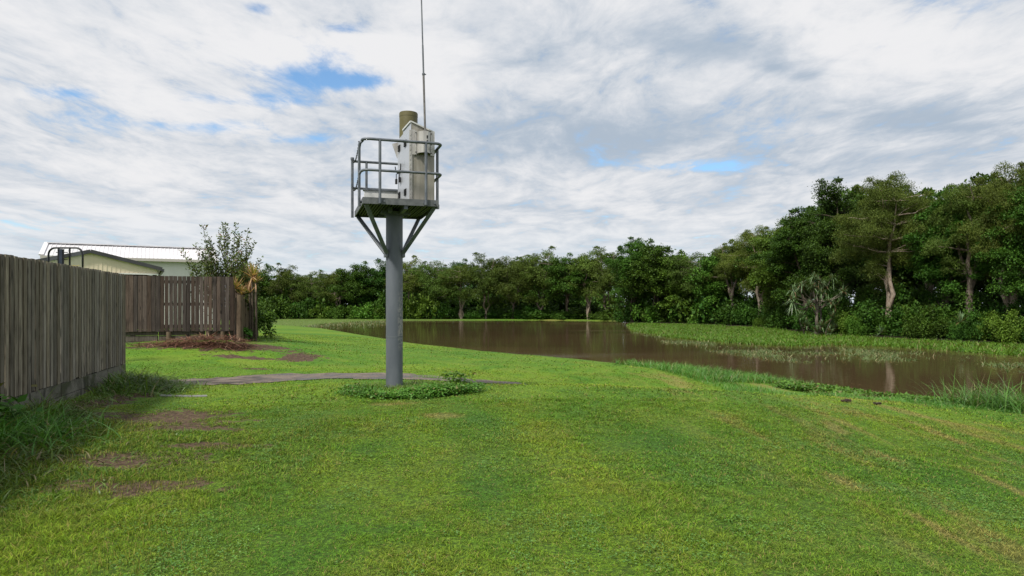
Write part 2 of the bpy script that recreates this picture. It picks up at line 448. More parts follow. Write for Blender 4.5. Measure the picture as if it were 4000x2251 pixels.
def lawn_color(t, co):
    """shared lawn colour: patches, dry streaks where the mower turned, clover"""
    big = t.noise(co, 0.22, 3, 0.5); med = t.noise(co, 0.95, 5, 0.6, 0.3); sm = t.noise(co, 5.0, 4, 0.65)
    c = t.mix(t.ramp(big, 0.36, 0.64), (0.094, 0.210, 0.015), (0.158, 0.268, 0.019))
    c = t.mix(t.math('MULTIPLY', t.ramp(med, 0.40, 0.68), 0.55), c, (0.195, 0.245, 0.036))
    c = t.mix(t.math('MULTIPLY', t.ramp(med, 0.46, 0.30), 0.45), c, (0.036, 0.130, 0.020))
    c = t.mix(t.math('MULTIPLY', t.ramp(sm, 0.50, 0.72), 0.35), c, (0.028, 0.080, 0.014))
    # dry arcs left by the mower on the right-hand slope
    sp = t.node('ShaderNodeSeparateXYZ'); t.link(co, sp.inputs[0])
    rr = t.vmath('LENGTH', t.scalev(t.vmath('SUBTRACT', co, (-9.0, 4.0, 0.0)), (1, 0.62, 0)))
    cm = t.node('ShaderNodeCombineXYZ'); t.link(t.math('MULTIPLY', rr, 1.9), cm.inputs[0]); t.link(t.math('MULTIPLY', sp.outputs[1], 0.33), cm.inputs[1])
    st = t.noise(cm.outputs[0], 1.0, 4, 0.6)
    side = t.ramp(sp.outputs[0], 1.2, 3.6)
    c = t.mix(t.math('MULTIPLY', t.math('MULTIPLY', t.ramp(st, 0.51, 0.66), side), 0.62), c, (0.30, 0.22, 0.085))
    cm2 = t.node('ShaderNodeCombineXYZ'); t.link(t.math('MULTIPLY', rr, 0.85), cm2.inputs[0]); t.link(t.math('MULTIPLY', sp.outputs[1], 0.10), cm2.inputs[1])
    bands = t.noise(cm2.outputs[0], 1.0, 2, 0.5)
    c = t.mix(t.math('MULTIPLY', t.ramp(bands, 0.55, 0.40), 0.40), c, (0.050, 0.165, 0.022))
    jn = t.node('ShaderNodeTexNoise'); jn.inputs['Scale'].default_value = 3.0; jn.inputs['Detail'].default_value = 4; t.link(co, jn.inputs['Vector'])
    jv = t.vmath('MULTIPLY', t.vmath('SUBTRACT', jn.outputs['Color'], (.5, .5, .5)), (2.0, 2.0, 0))
    sc_ = None
    for (a_, b_, rx_, ry_) in ((3.2, 6.5, .17, .42), (4.3, 7.9, .14, .5), (5.9, 9.4, .13, .9), (4.4, 9.3, .14, .5), (3.25, 5.1, .07, .6), (5.0, 6.9, .10, .7), (-.95, 9.3, .35, .2), (-1.75, 10.2, .4, .14)):
        L_ = t.vmath('LENGTH', t.vmath('ADD', t.vmath('DIVIDE', t.scalev(t.vmath('SUBTRACT', co, (a_, b_, 0)), (1, 1, 0)), (rx_, ry_, 1)), jv))
        sc_ = L_ if sc_ is None else t.math('MINIMUM', sc_, L_)
    c = t.mix(t.ramp(sc_, 0.3, 1.3, 0.65, 0.0), c, (0.30, 0.24, 0.09))
    dry = t.noise(co, 0.75, 4, 0.65, 0.6)
    c = t.mix(t.math('MULTIPLY', t.ramp(dry, 0.66, 0.76), 0.45), c, (0.23, 0.19, 0.06))
    # coarser grass by the fence, its colour darkened to paint in the fence's shadow
    nf = t.math('SUBTRACT', t.math('MULTIPLY', sp.outputs[1], 0.42), t.math('ADD', sp.outputs[0], 4.2))
    fm = t.math('MULTIPLY', t.ramp(t.math('ADD', nf, t.math('MULTIPLY', med, 1.6)), 1.2, 3.4), t.ramp(sp.outputs[1], 10.5, 8.5))
    c = t.mix(t.math('MULTIPLY', fm, 0.35), c, (0.075, 0.12, 0.016))
    return c
def mat_ground():
    m, t, b = newmat('ground_turf'); setp(b, 0.95, 0, 0.15)
    co = posco(t)
    c = lawn_color(t, co)
    # the turf seen between blades
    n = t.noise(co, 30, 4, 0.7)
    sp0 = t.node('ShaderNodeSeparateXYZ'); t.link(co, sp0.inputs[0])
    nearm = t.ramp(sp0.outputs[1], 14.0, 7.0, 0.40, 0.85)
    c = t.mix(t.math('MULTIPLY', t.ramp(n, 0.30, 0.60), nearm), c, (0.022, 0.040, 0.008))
    wn = t.node('ShaderNodeTexNoise'); wn.inputs['Scale'].default_value = 3.4; wn.inputs['Detail'].default_value = 5; t.link(co, wn.inputs['Vector'])
    off = t.vmath('MULTIPLY', t.vmath('SUBTRACT', wn.outputs['Color'], (.5, .5, .5)), (3.0, 3.0, 0))
    v = None
    for (a, bb, rx, ry) in DIRT:
        d = t.vmath('DIVIDE', t.scalev(t.vmath('SUBTRACT', co, (a, bb, 0)), (1, 1, 0)), (rx, ry, 1))
        L = t.vmath('LENGTH', t.vmath('ADD', d, off))
        v = L if v is None else t.math('MINIMUM', v, L)
    dn = t.noise(co, 14, 5, 0.7)
    dirt = t.mix(t.ramp(dn, 0.3, 0.7), (0.034, 0.022, 0.014), (0.125, 0.085, 0.058))
    c = t.mix(t.ramp(v, 0.95, 1.15, 1.0, 0.0), c, dirt)
    # mud and weeds on the bank near the water
    sp = t.node('ShaderNodeSeparateXYZ'); t.link(co, sp.inputs[0])
    bank = t.ramp(sp.outputs[2], -0.55, -0.82)
    bc = t.mix(t.ramp(t.noise(co, 0.9, 5, 0.6), 0.42, 0.6), (0.055, 0.085, 0.022), (0.085, 0.055, 0.033))
    near = t.ramp(sp.outputs[1], 60, 75, 1.0, 0.0)
    c = t.mix(t.math('MULTIPLY', bank, near), c, bc)
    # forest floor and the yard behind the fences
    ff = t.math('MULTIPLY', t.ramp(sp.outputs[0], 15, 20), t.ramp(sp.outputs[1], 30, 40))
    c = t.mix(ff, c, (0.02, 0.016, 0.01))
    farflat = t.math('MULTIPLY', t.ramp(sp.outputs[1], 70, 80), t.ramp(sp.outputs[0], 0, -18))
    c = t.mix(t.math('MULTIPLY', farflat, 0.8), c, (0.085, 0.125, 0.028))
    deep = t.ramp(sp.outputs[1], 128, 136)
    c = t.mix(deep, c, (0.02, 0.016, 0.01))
    t.link(c, b.inputs['Base Color'])
    bh = t.math('ADD', t.noise(co, 45, 4, 0.7), t.math('MULTIPLY', t.noise(co, 7, 4, 0.6), 1.2))
    t.link(t.bump(bh, 0.55, 0.03), b.inputs['Normal'])
    return m
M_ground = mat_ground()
def foliage_out(t, b, m, trans=0.25):
    """thin leaf: some light comes through"""
    col_sock = b.inputs['Base Color'].links[0].from_socket
    tr = t.node('ShaderNodeBsdfTranslucent')
    t.link(t.mix(1.0, col_sock, (1.25, 1.2, 0.5), 'MULTIPLY'), tr.inputs['Color'])
    mxs = t.node('ShaderNodeMixShader'); mxs.inputs[0].default_value = trans
    t.link(b.outputs[0], mxs.inputs[1]); t.link(tr.outputs[0], mxs.inputs[2])
    t.link(mxs.outputs[0], m.node_tree.nodes['Material Output'].inputs['Surface'])
def mat_blade():
    m, t, b = newmat('lawn_blade'); setp(b, 0.6, 0, 0.12)
    c = lawn_color(t, posco(t)); isl = island(t)
    hsv = t.node('ShaderNodeHueSaturation'); t.link(c, hsv.inputs['Color'])
    t.link(t.ramp(isl, 0, 1, 0.35, 1.75, False), hsv.inputs['Value'])
    t.link(t.ramp(t.math('FRACT', t.math('MULTIPLY', isl, 7.31)), 0, 1, 0.475, 0.51, False), hsv.inputs['Hue'])
    c2 = t.mix(t.math('GREATER_THAN', t.math('FRACT', t.math('MULTIPLY', isl, 31.7)), 0.93), hsv.outputs[0], (0.30, 0.25, 0.09))
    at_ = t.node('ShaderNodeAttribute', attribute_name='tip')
    # brown-green thatch at the base; tip brightened to paint light catching the blade ends
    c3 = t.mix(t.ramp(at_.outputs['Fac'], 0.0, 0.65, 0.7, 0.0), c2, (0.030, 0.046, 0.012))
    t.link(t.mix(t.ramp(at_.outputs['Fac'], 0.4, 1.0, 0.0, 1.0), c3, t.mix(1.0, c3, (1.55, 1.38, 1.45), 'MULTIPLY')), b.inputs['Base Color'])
    foliage_out(t, b, m, 0.3)
    return m
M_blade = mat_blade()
def mat_leaf(name, ca, cb, rough=0.6, spec=0.22, trans=0.22, odd=None, odd_p=0.05, per_obj=0.25, spread=0.5):
    m, t, b = newmat(name); setp(b, rough, 0, spec)
    isl = island(t)
    c = t.mix(isl, ca, cb)
    if odd: c = t.mix(t.math('GREATER_THAN', t.math('FRACT', t.math('MULTIPLY', isl, 57.3)), 1 - odd_p), c, odd)
    # clump scale variation and a tone for each plant
    n = t.noise(objco(t), 0.9, 3, 0.5)
    hsv = t.node('ShaderNodeHueSaturation'); t.link(c, hsv.inputs['Color'])
    oi = t.node('ShaderNodeObjectInfo')
    vv = t.math('MULTIPLY', t.ramp(n, 0.3, 0.7, 1 - spread * 0.6, 1 + spread, False), t.ramp(oi.outputs['Random'], 0, 1, 1 - per_obj, 1 + per_obj, False))
    t.link(vv, hsv.inputs['Value'])
    t.link(t.ramp(t.math('FRACT', t.math('MULTIPLY', oi.outputs['Random'], 9.7)), 0, 1, 0.48, 0.515, False), hsv.inputs['Hue'])
    t.link(hsv.outputs[0], b.inputs['Base Color'])
    foliage_out(t, b, m, trans)
    return m
M_paper = mat_leaf('paperbark_foliage', (0.042, 0.076, 0.011), (0.100, 0.146, 0.025), 0.6, 0.15)
M_broad = mat_leaf('broadleaf_foliage', (0.022, 0.062, 0.008), (0.060, 0.125, 0.016), 0.55, 0.15)
M_vine = mat_leaf('bright_foliage', (0.038, 0.100, 0.010), (0.095, 0.180, 0.024), 0.55, 0.15)
M_shrubleaf = mat_leaf('fence_shrub_leaf', (0.048, 0.085, 0.016), (0.130, 0.180, 0.042), 0.5, 0.3, 0.2, (0.16, 0.08, 0.03), 0.06)
M_reed = mat_leaf('marsh_reed', (0.040, 0.130, 0.010), (0.105, 0.225, 0.026), 0.5, 0.25, 0.35, (0.22, 0.22, 0.09), 0.07, 0.0, 0.35)
M_reed_dull = mat_leaf('sparse_reed', (0.06, 0.10, 0.022), (0.14, 0.18, 0.06), 0.5, 0.4, 0.3, (0.26, 0.22, 0.12), 0.15, 0.0, 0.3)
M_long = mat_leaf('long_grass', (0.055, 0.15, 0.014), (0.125, 0.245, 0.035), 0.45, 0.4, 0.3, (0.24, 0.22, 0.09), 0.08, 0.1, 0.3)
M_longdark = mat_leaf('rank_grass', (0.038, 0.110, 0.014), (0.120, 0.220, 0.036), 0.45, 0.35, 0.3, (0.22, 0.20, 0.10), 0.10, 0.1, 0.3)
M_dry = mat_leaf('dry_grass', (0.13, 0.085, 0.04), (0.26, 0.19, 0.09), 0.7, 0.2, 0.2, (0.1, 0.2, 0.03), 0.35, 0.1, 0.3)
M_yellowtip = mat_leaf('stubble', (0.13, 0.17, 0.025), (0.33, 0.31, 0.07), 0.6, 0.3, 0.25, (0.07, 0.12, 0.02), 0.4, 0.1, 0.3)
M_weed = mat_leaf('weed_leaf', (0.040, 0.120, 0.014), (0.100, 0.220, 0.034), 0.5, 0.2, 0.25, (0.17, 0.16, 0.06), 0.05, 0.1, 0.35)
M_rust = mat_leaf('rusty_weed', (0.10, 0.045, 0.024), (0.22, 0.12, 0.06), 0.7, 0.15, 0.2, (0.1, 0.16, 0.03), 0.25, 0.1, 0.3)
M_clover = mat_leaf('clover_leaf', (0.070, 0.150, 0.026), (0.165, 0.260, 0.060), 0.6, 0.2, 0.2, (0.10, 0.2, 0.04), 0.2, 0.0, 0.2)
M_pand = mat_leaf('pandanus_leaf', (0.07, 0.125, 0.05), (0.17, 0.26, 0.12), 0.4, 0.4, 0.15, (0.17, 0.11, 0.055), 0.13, 0.1, 0.25)
M_brom = mat_leaf('spiky_orange_leaf', (0.34, 0.22, 0.12), (0.62, 0.42, 0.27), 0.6, 0.2, 0.3, (0.25, 0.27, 0.07), 0.2, 0.1, 0.2)
M_twig = mat_leaf('twig_litter', (0.06, 0.028, 0.016), (0.26, 0.14, 0.085), 0.8, 0.15, 0.0, (0.28, 0.20, 0.13), 0.08, 0.1, 0.3)
def mat_bark(name, ca, cb, cc):
    m, t, b = newmat(name); setp(b, 0.85, 0, 0.2)
    co = objco(t)
    n = t.noise(t.scalev(co, (1, 1, 0.25)), 5, 6, 0.65); n2 = t.noise(t.scalev(co, (1, 1, 0.15)), 14, 4, 0.7)
    c = t.mix(t.ramp(n, 0.35, 0.65), ca, cb)
    c = t.mix(t.math('MULTIPLY', t.ramp(n2, 0.5, 0.65), 0.8), c, cc)
    t.link(c, b.inputs['Base Color'])
    t.link(t.bump(t.math('ADD', n, n2), 0.8, 0.04), b.inputs['Normal'])
    return m
M_bark_pale = mat_bark('paperbark_trunk', (0.24, 0.185, 0.14), (0.40, 0.335, 0.27), (0.11, 0.065, 0.042))
M_bark_mid = mat_bark('grey_brown_trunk', (0.14, 0.11, 0.085), (0.25, 0.21, 0.17), (0.06, 0.045, 0.035))
M_bark_dark = mat_bark('dark_trunk', (0.06, 0.048, 0.036), (0.13, 0.105, 0.08), (0.025, 0.02, 0.015))
def mat_water():
    m, t, b = newmat('muddy_water'); setp(b, 0.05, 0, 0.5)
    b.inputs['IOR'].default_value = 1.33
    co = posco(t)
    n = t.noise(t.scalev(co, (0.05, 0.12, 1)), 1.0, 4, 0.5)
    t.link(t.mix(t.ramp(n, 0.35, 0.65), (0.074, 0.050, 0.025), (0.102, 0.065, 0.035)), b.inputs['Base Color'])
    # still water with faint ripples, a little rougher in drifting patches
    rp = t.noise(t.scalev(co, (0.6, 1.6, 1)), 2.2, 3, 0.5)
    pt = t.ramp(t.noise(t.scalev(co, (0.03, 0.10, 1)), 1.0, 3, 0.5), 0.5, 0.66)
    t.link(t.math('MULTIPLY_ADD', pt, 0.10, 0.03), b.inputs['Roughness'])
    t.link(t.bump(rp, 0.09, 0.05), b.inputs['Normal'])
    return m
M_water = mat_water()
def mat_sheet(name, ca, cb, rough=0.45):
    m, t, b = newmat(name); setp(b, rough, 0.0, 0.4)
    co = objco(t); n = t.noise(t.scalev(co, (1, 1, 0.3)), 0.9, 5, 0.6)
    t.link(t.mix(t.ramp(n, 0.3, 0.7), ca, cb), b.inputs['Base Color'])
    return m
M_cream = mat_sheet('cream_steel', (0.66, 0.57, 0.43), (0.72, 0.63, 0.48))
M_wshed = mat_sheet('pale_steel_wall', (0.66, 0.66, 0.645), (0.72, 0.72, 0.71))
M_wroof = mat_sheet('white_steel_roof', (0.56, 0.55, 0.57), (0.62, 0.61, 0.63), 0.5)
M_trim = mat_sheet('gutter_beige', (0.42, 0.39, 0.36), (0.48, 0.45, 0.42))
M_trimd = mat_sheet('charcoal_trim', (0.035, 0.035, 0.038), (0.06, 0.06, 0.065))
M_inshade = mat_sheet('painted_interior_shade', (0.006, 0.006, 0.007), (0.012, 0.012, 0.012), 0.8)
M_yell = mat_sheet('yellow_lettering', (0.55, 0.40, 0.08), (0.6, 0.45, 0.1))
def mat_glass():
    m, t, b = newmat('clear_acrylic')
    t.n.remove(b)
    g = t.node('ShaderNodeBsdfGlossy'); g.inputs['Roughness'].default_value = 0.05
    tr = t.node('ShaderNodeBsdfTransparent'); tr.inputs['Color'].default_value = (0.93, 0.95, 0.93, 1)
    mxs = t.node('ShaderNodeMixShader'); mxs.inputs[0].default_value = 0.06
    t.link(tr.outputs[0], mxs.inputs[1]); t.link(g.outputs[0], mxs.inputs[2])
    t.link(mxs.outputs[0], t.n['Material Output'].inputs['Surface'])
    return m
M_glass = mat_glass()

# ------------------------------------------------------------------ terrain
WATER = -1.0
CREST = np.array([(-60, 95, -.2), (-24.6, 66, -.1), (-15.7, 54, -.1), (-5.05, 31.7, -.1), (-1.3, 25.8, -.1), (1.47, 22.5, -.1), (3.86, 18.8, -.12),
                  (4.7, 16.8, -.3), (5.3, 15, -.46), (5.9, 13.4, -.17), (7.2, 12.8, -.20), (9, 12, -.31), (11, 9.5, -.45), (12.5, 6, -.5), (13.5, 0, -.6), (14, -60, -.6)], float)
BANKW = np.array([4, 4, 4, 4, 5, 5.5, 6.5, 7.3, 7.2, 6.5, 5.7, 5.2, 5, 5, 5, 5], float)
SHORE = np.array([(-200, 84), (-60, 80), (-27, 79), (-25.2, 84), (-26.5, 98), (-25, 112), (-21, 122), (0, 124), (10, 122), (17.5, 116), (18, 106), (21, 99), (23.3, 95),
                  (26.5, 88), (29, 80), (27.5, 62), (28.6, 54.4), (31, 48.5), (33.5, 44.6), (46, 34), (80, 20), (200, -60)], float)
def seg_dist(P, A):
    """distance to polyline A, parameter index, signed side (positive = right of travel)"""
    best = np.full(len(P), 1e9); side = np.zeros(len(P)); par = np.zeros(len(P))
    for i in range(len(A) - 1):
        a = A[i, :2]; b = A[i + 1, :2]; ab = b - a
        t = np.clip(((P - a) @ ab) / (ab @ ab), 0, 1)
        q = a + t[:, None] * ab; d = np.hypot(*(P - q).T)
        s = (P[:, 0] - a[0]) * ab[1] - (P[:, 1] - a[1]) * ab[0]
        m = d < best - 1e-9
        best[m] = d[m]; side[m] = np.sign(s[m]); par[m] = i + t[m]
    return best, side, par
def inpoly(x, y, poly):
    x = np.asarray(x); y = np.asarray(y); r = np.zeros(x.shape, bool); n = len(poly)
    for i in range(n):
        x1, y1 = poly[i]; x2, y2 = poly[(i + 1) % n]
        if y1 == y2: continue
        c = ((y1 > y) != (y2 > y)) & (x < (x2 - x1) * (y - y1) / (y2 - y1) + x1)
        r ^= c
    return r
LAND_POLY = [tuple(p[:2]) for p in CREST] + [(-400, -60), (-400, 95)]
FAR_POLY = [tuple(p) for p in SHORE] + [(4000, -60), (4000, 4000), (-4000, 4000), (-4000, 84)]
LP = np.array([(0, -5, 0), (0, 0, 0), (-10, -5, .05), (8, -5, -.6), (0, 3, 0), (-3, 3, 0), (3, 3, -.12), (6, 3, -.45), (0, 6, .02), (-3, 6, .02), (3, 6, -.08), (6, 6, -.33), (9, 6, -.52),
    (-5, 6, .08), (-2, 9, .09), (1, 9, .06), (4, 9, -.07), (7, 9, -.30), (-4.5, 9, .05), (-6.3, 9, .14), (-7, 11, .14), (-7.7, 13.3, .12),
    (-10, 13, .12), (-10, 9, .12), (-2, 12, .17), (-.5, 12, .14), (-3.5, 12, .12), (-5.5, 11.8, .02), (-2, 13, .16), (-.5, 12.8, .11), (1.2, 12.7, .12), (3, 12.3, .09), (4.8, 12.3, -.01),
    (-7.4, 14.5, -.04), (-9, 14, 0), (-4.9, 16.2, -.07), (-3, 15.6, -.03), (-1.6, 15.1, -.04), (1.0, 14.4, -.18), (2.5, 14.1, -.48), (4, 14.3, -.62),
    (-5.7, 13.4, 0), (-4, 14.2, .04), (-8.3, 17, 0), (-9, 19, .18), (-9, 21, .42), (-12, 22, .45), (-12, 19, .22), (-7.5, 21.5, .33), (-5, 20, .0), (-3, 18, -.05), (0, 17, -.14),
    (-1, 22, -.08), (2, 17.5, -.20), (3.2, 16.2, -.34), (-7, 28, .05), (-4, 27, -.06), (-9, 37, -.03), (-11.5, 31, .28), (-13.5, 26, .45), (-20, 45, .2), (-35, 60, .1), (-20, 25, .4), (-30, 30, .4), (-16, 12, .2),
    (-40, 40, .3), (-60, 60, .2), (-40, 10, .3)], float)
LP = np.vstack([LP, CREST[1:13]])
def _tps(r2): return np.where(r2 > 1e-9, r2 * np.log(r2 + 1e-12), 0) * 0.5
_n = len(LP); _d2 = ((LP[:, None, :2] - LP[None, :, :2]) ** 2).sum(-1)
_A = np.zeros((_n + 3, _n + 3)); _A[:_n, :_n] = _tps(_d2) + np.eye(_n) * 0.01
_A[:_n, _n] = 1; _A[:_n, _n + 1:] = LP[:, :2]; _A[_n, :_n] = 1; _A[_n + 1:, :_n] = LP[:, :2].T
_w = np.linalg.solve(_A, np.concatenate([LP[:, 2], [0, 0, 0]]))
def land_z(x, y):
    out = np.empty(len(x))
    for s in range(0, len(x), 20000):
        X = np.stack([x[s:s + 20000], y[s:s + 20000]], 1)
        d2 = ((X[:, None] - LP[None, :, :2]) ** 2).sum(-1)
        out[s:s + 20000] = _tps(d2) @ _w[:_n] + _w[_n] + X @ _w[_n + 1:]
    return np.clip(out, -.7, .6)
def sstep(t): t = np.clip(t, 0, 1); return t * t * (3 - 2 * t)
def H(x, y):
    x = np.atleast_1d(np.asarray(x, float)); y = np.atleast_1d(np.asarray(y, float))
    P2 = np.stack([x, y], 1)
    d, s, p = seg_dist(P2, CREST)
    land = inpoly(x, y, LAND_POLY)
    i = np.clip(p.astype(int), 0, len(CREST) - 2); f = p - i
    zc = CREST[i, 2] * (1 - f) + CREST[i + 1, 2] * f
    bw = BANKW[i] * (1 - f) + BANKW[i + 1] * f
    zi = land_z(x, y)
    k = sstep(d / 1.2)
    z_land = zc * (1 - k) + zi * k
    tt = d / bw
    z_out = zc + (WATER - zc) * np.clip(tt, 0, 1) ** 1.25 - 0.35 * sstep(tt - 1)
    z = np.where(land, z_land, z_out)
    d2, _, _ = seg_dist(P2, SHORE)
    far = inpoly(x, y, FAR_POLY)
    sd = np.where(far, d2, -d2)
    zf = -1.35 + 0.48 * sstep((sd + 1.5) / 3.0)
    z = np.where(land, z, np.maximum(z, zf))
    # big left region joins the far flat
    z = z + (fnoise(x, y, 1.3, 3) - .5) * 0.03 * np.where(z > -1.0, 1, 0)
    return z
def Hs(x, y): return float(H([x], [y])[0])

def axis(lo, hi, c, fine, n):
    """non-uniform axis, fine near c"""
    a = np.linspace(-1, 1, n); s = np.sinh(a * 5.2) / math.sinh(5.2)
    return np.where(s < 0, c + s * (c - lo), c + s * (hi - c))
gx = np.unique(np.concatenate([axis(-3500, 3500, 0, .1, 230), np.linspace(-14, 14, 225), np.linspace(-40, 60, 160)]))
gy = np.unique(np.concatenate([axis(-3500, 3500, 12, .1, 230), np.linspace(2, 24, 177), np.linspace(-5, 135, 230)]))
def thin(a, m):
    out = [a[0]]
    for v in a[1:]:
        if v - out[-1] > m: out.append(v)
    return np.array(out)
gx = thin(gx, .05); gy = thin(gy, .05)
GX, GY = np.meshgrid(gx, gy)
GZ = H(GX.ravel(), GY.ravel())
nx, ny = len(gx), len(gy)
ii = (np.arange(ny - 1)[:, None] * nx + np.arange(nx - 1)[None, :]).ravel()
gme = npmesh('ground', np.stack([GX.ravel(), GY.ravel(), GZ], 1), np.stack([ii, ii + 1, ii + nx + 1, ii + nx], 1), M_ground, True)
tag(mesh_obj('ground', gme), kind='structure')
wb = MB(); wb.add([(-300, -80, WATER), (400, -80, WATER), (400, 260, WATER), (-300, 260, WATER)], [(0, 1, 2, 3)])
tag(wb.build('water', M_water), kind='structure')

# ------------------------------------------------------------------ concrete path across the swale
PATH_C = [(-10.5, 12.2), (-8.8, 13.3), (-7.3, 14.3), (-6.1, 15.1), (-4.9, 15.85), (-3.2, 15.65), (-1.8, 15.0), (-.4, 14.4), (.6, 14.05), (1.2, 13.9)]
def smooth_line(pts, n=8):
    pts = [Vector((*p, 0)) for p in pts]; out = []
    for i in range(len(pts) - 1):
        p0 = pts[max(i - 1, 0)]; p1 = pts[i]; p2 = pts[i + 1]; p3 = pts[min(i + 2, len(pts) - 1)]
        for k in range(n):
            t = k / n
            out.append(0.5 * ((2 * p1) + (p2 - p0) * t + (2 * p0 - 5 * p1 + 4 * p2 - p3) * t * t + (3 * p1 - p0 - 3 * p2 + p3) * t ** 3))
    out.append(pts[-1]); return out
pl = smooth_line(PATH_C)
PL = np.array([(p.x, p.y) for p in pl])
PW = 1.04
pv = []; pf = []
for i, p in enumerate(pl):
    d = (pl[min(i + 1, len(pl) - 1)] - pl[max(i - 1, 0)]).normalized(); nrm = Vector((-d.y, d.x, 0))
    wv = PW * (1 + 0.10 * math.sin(i * 1.7) + .07 * math.sin(i * 3.9)) * (1.0 if i < 60 else .8)
    for k in range(7):
        s = (k / 6 * 2 - 1) * wv
        q = p + nrm * s; pv.append(q)
zz = H([q.x for q in pv], [q.y for q in pv])
pv = [(q.x, q.y, float(z) + 0.028 - 0.014 * (1 if k % 7 in (0, 6) else 0)) for k, (q, z) in enumerate(zip(pv, zz))]
for i in range(len(pl) - 1):
    for k in range(6):
        a = i * 7 + k; pf.append((a, a + 7, a + 8, a + 1))
pb = MB(); pb.add(pv, pf, True); tag(pb.build('path', M_path), kind='structure')
def path_dist(x, y): return seg_dist(np.stack([x, y], 1), PL)[0]
# short run of edging blocks by the fence corner
a0 = gp(400, 1003, 0.01); a1 = gp(522, 996, 0.01)
eb = MB()
for k in range(3):
    t0, t1 = k / 3 + .006, (k + 1) / 3 - .006
    p = Vector((a0[0] + (a1[0] - a0[0]) * t0, a0[1] + (a1[1] - a0[1]) * t0, 0)); q = Vector((a0[0] + (a1[0] - a0[0]) * t1, a0[1] + (a1[1] - a0[1]) * t1, 0))
    p.z = Hs(p.x, p.y) - .028; q.z = Hs(q.x, q.y) - .028
    eb.bar(p, q, 0.20, 0.08)
tag(eb.build('edging_blocks', mat_conc('edging_concrete', (.14, .145, .14), (.2, .2, .19), (.07, .07, .06), .4), bevel=0.006),
    'short row of grey concrete edging blocks sunk flush in the lawn near the fence corner', 'edging')

# ------------------------------------------------------------------ lawn blades
FENCE_A = Vector((-6.22, 8.29)); FENCE_B = Vector((-7.83, 13.86))
def fence_side(x, y):   # >0 on the lawn side of the near fence
    d = FENCE_B - FENCE_A
    return ((x - FENCE_A.x) * d.y - (y - FENCE_A.y) * d.x) / d.length
def scatter(n, ymin, ymax, margin=1.08, power=1.0):
    """points on the ground in the view wedge, uniform per area"""
    k = int(n * 1.05)
    y = np.sqrt(rng.uniform(ymin ** 2, ymax ** 2, k))
    x = (rng.uniform(-1, 1, k)) * 0.75 * margin * y
    return x, y
def lawn_zone(n, y0, y1, L, Wd):
    x, y = scatter(n, y0, y1)
    P2 = np.stack([x, y], 1)
    ok = inpoly(x, y, LAND_POLY)
    fs = fence_side(x, y)
    ok &= (fs > 0.05) | (y > 14.3)
    ok &= (path_dist(x, y) > PW * .93)
    dd = dirt_np(x, y); ok &= (dd > 1.0) | (rng.random(len(x)) < 0.10 + 0.35 * (dd > .8))
    tuft = fnoise(x, y, 14, 31) * .6 + fnoise(x, y, 5, 32) * .4
    ok &= rng.random(len(x)) < np.clip(.35 + 1.5 * (tuft - .25), .25, 1)
    x, y = x[ok], y[ok]; n = len(x); tuft = tuft[ok]
    z = H(x, y) - .004
    a = rng.uniform(0, 2 * np.pi, n); tilt = rng.uniform(.35, 1.25, n)
    lean = np.stack([np.cos(a) * np.sin(tilt), np.sin(a) * np.sin(tilt), np.cos(tilt)], 1)
    patch = 0.55 + 0.9 * fnoise(x, y, 1.1, 5)
    rough = np.clip((-x - 2.2 - 0.0 * y) / 2.0, 0, 1) * (y < 9) * (0.6 + .8 * fnoise(x, y, 2.5, 8))
    LL = L * rng.uniform(.55, 1.25, n) * patch * (1 + 0.9 * rough) * (.65 + .8 * tuft)
    return blades(np.stack([x, y, z], 1), lean, LL, Wd * rng.uniform(.7, 1.3, n), rng.uniform(.2, .9, n), 2)
Vs, Fs, Ts = [], [], []; off = 0
for (n, y0, y1, L, Wd) in [(330000, 3.3, 6.2, .034, .0044), (300000, 6.2, 10.5, .038, .0072), (150000, 10.5, 18, .045, .013), (100000, 18, 36, .05, .024)]:
    V, F, T_ = lawn_zone(n, y0, y1, L, Wd)
    Vs.append(V); Fs.append(F + off); Ts.append(T_); off += len(V)
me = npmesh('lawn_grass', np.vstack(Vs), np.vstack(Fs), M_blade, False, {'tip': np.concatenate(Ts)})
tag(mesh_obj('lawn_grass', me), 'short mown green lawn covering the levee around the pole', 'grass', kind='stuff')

# ------------------------------------------------------------------ timber fences
def paling_run(A, B, ztop, zbot, width, pitch, thick, jitter=.012, zj=.006, offset=0.0, gapfn=None, dips=None):
    """vertical boards from A to B (plan points); ztop/zbot are functions of t"""
    A = Vector((*A, 0)); B = Vector((*B, 0)); d = (B - A); L = d.length; d.normalize(); nrm = Vector((d.y, -d.x, 0))
    mb = MB(); n = int(L / pitch)
    for k in range(n + 1):
        t = (k + .5 * (offset > 0)) * pitch / L
        if t > 1.0: break
        wd = width * random.uniform(.93, 1.04)
        if gapfn and not gapfn(k, t): continue
        zt = ztop(t) + random.uniform(-zj, zj); zb = zbot(t) + random.uniform(-zj, zj) * 2
        p = A + d * (t * L + random.uniform(-jitter, jitter) * .5) + nrm * (offset + random.uniform(-.002, .002))
        tl = random.uniform(-.004, .004)
        rot = Matrix((d, nrm, Vector((0, 0, 1)))).transposed() @ Matrix.Rotation(tl, 3, 'Y')
        mb.box((p.x, p.y, (zt + zb) / 2), (wd, thick, zt - zb), rot)
    return mb
fA = FENCE_A - (FENCE_B - FENCE_A) * 1.15
Lf = (FENCE_B - fA).length
root = empty('timber_fence', (fA.x, fA.y, .4))
tag(root, 'tall grey weathered paling fence in the left foreground standing on a mossy block wall', 'fence')
def part(mb, name, m, root, bevel=0.0):
    o = mb.build(name, m, None, bevel); o.parent = root
    o.matrix_parent_inverse = Matrix.Translation(-Vector(root.location)) if root.rotation_euler.z == 0 else (Matrix.Translation(root.location) @ Matrix.Rotation(root.rotation_euler.z, 4, 'Z')).inverted()
    return o
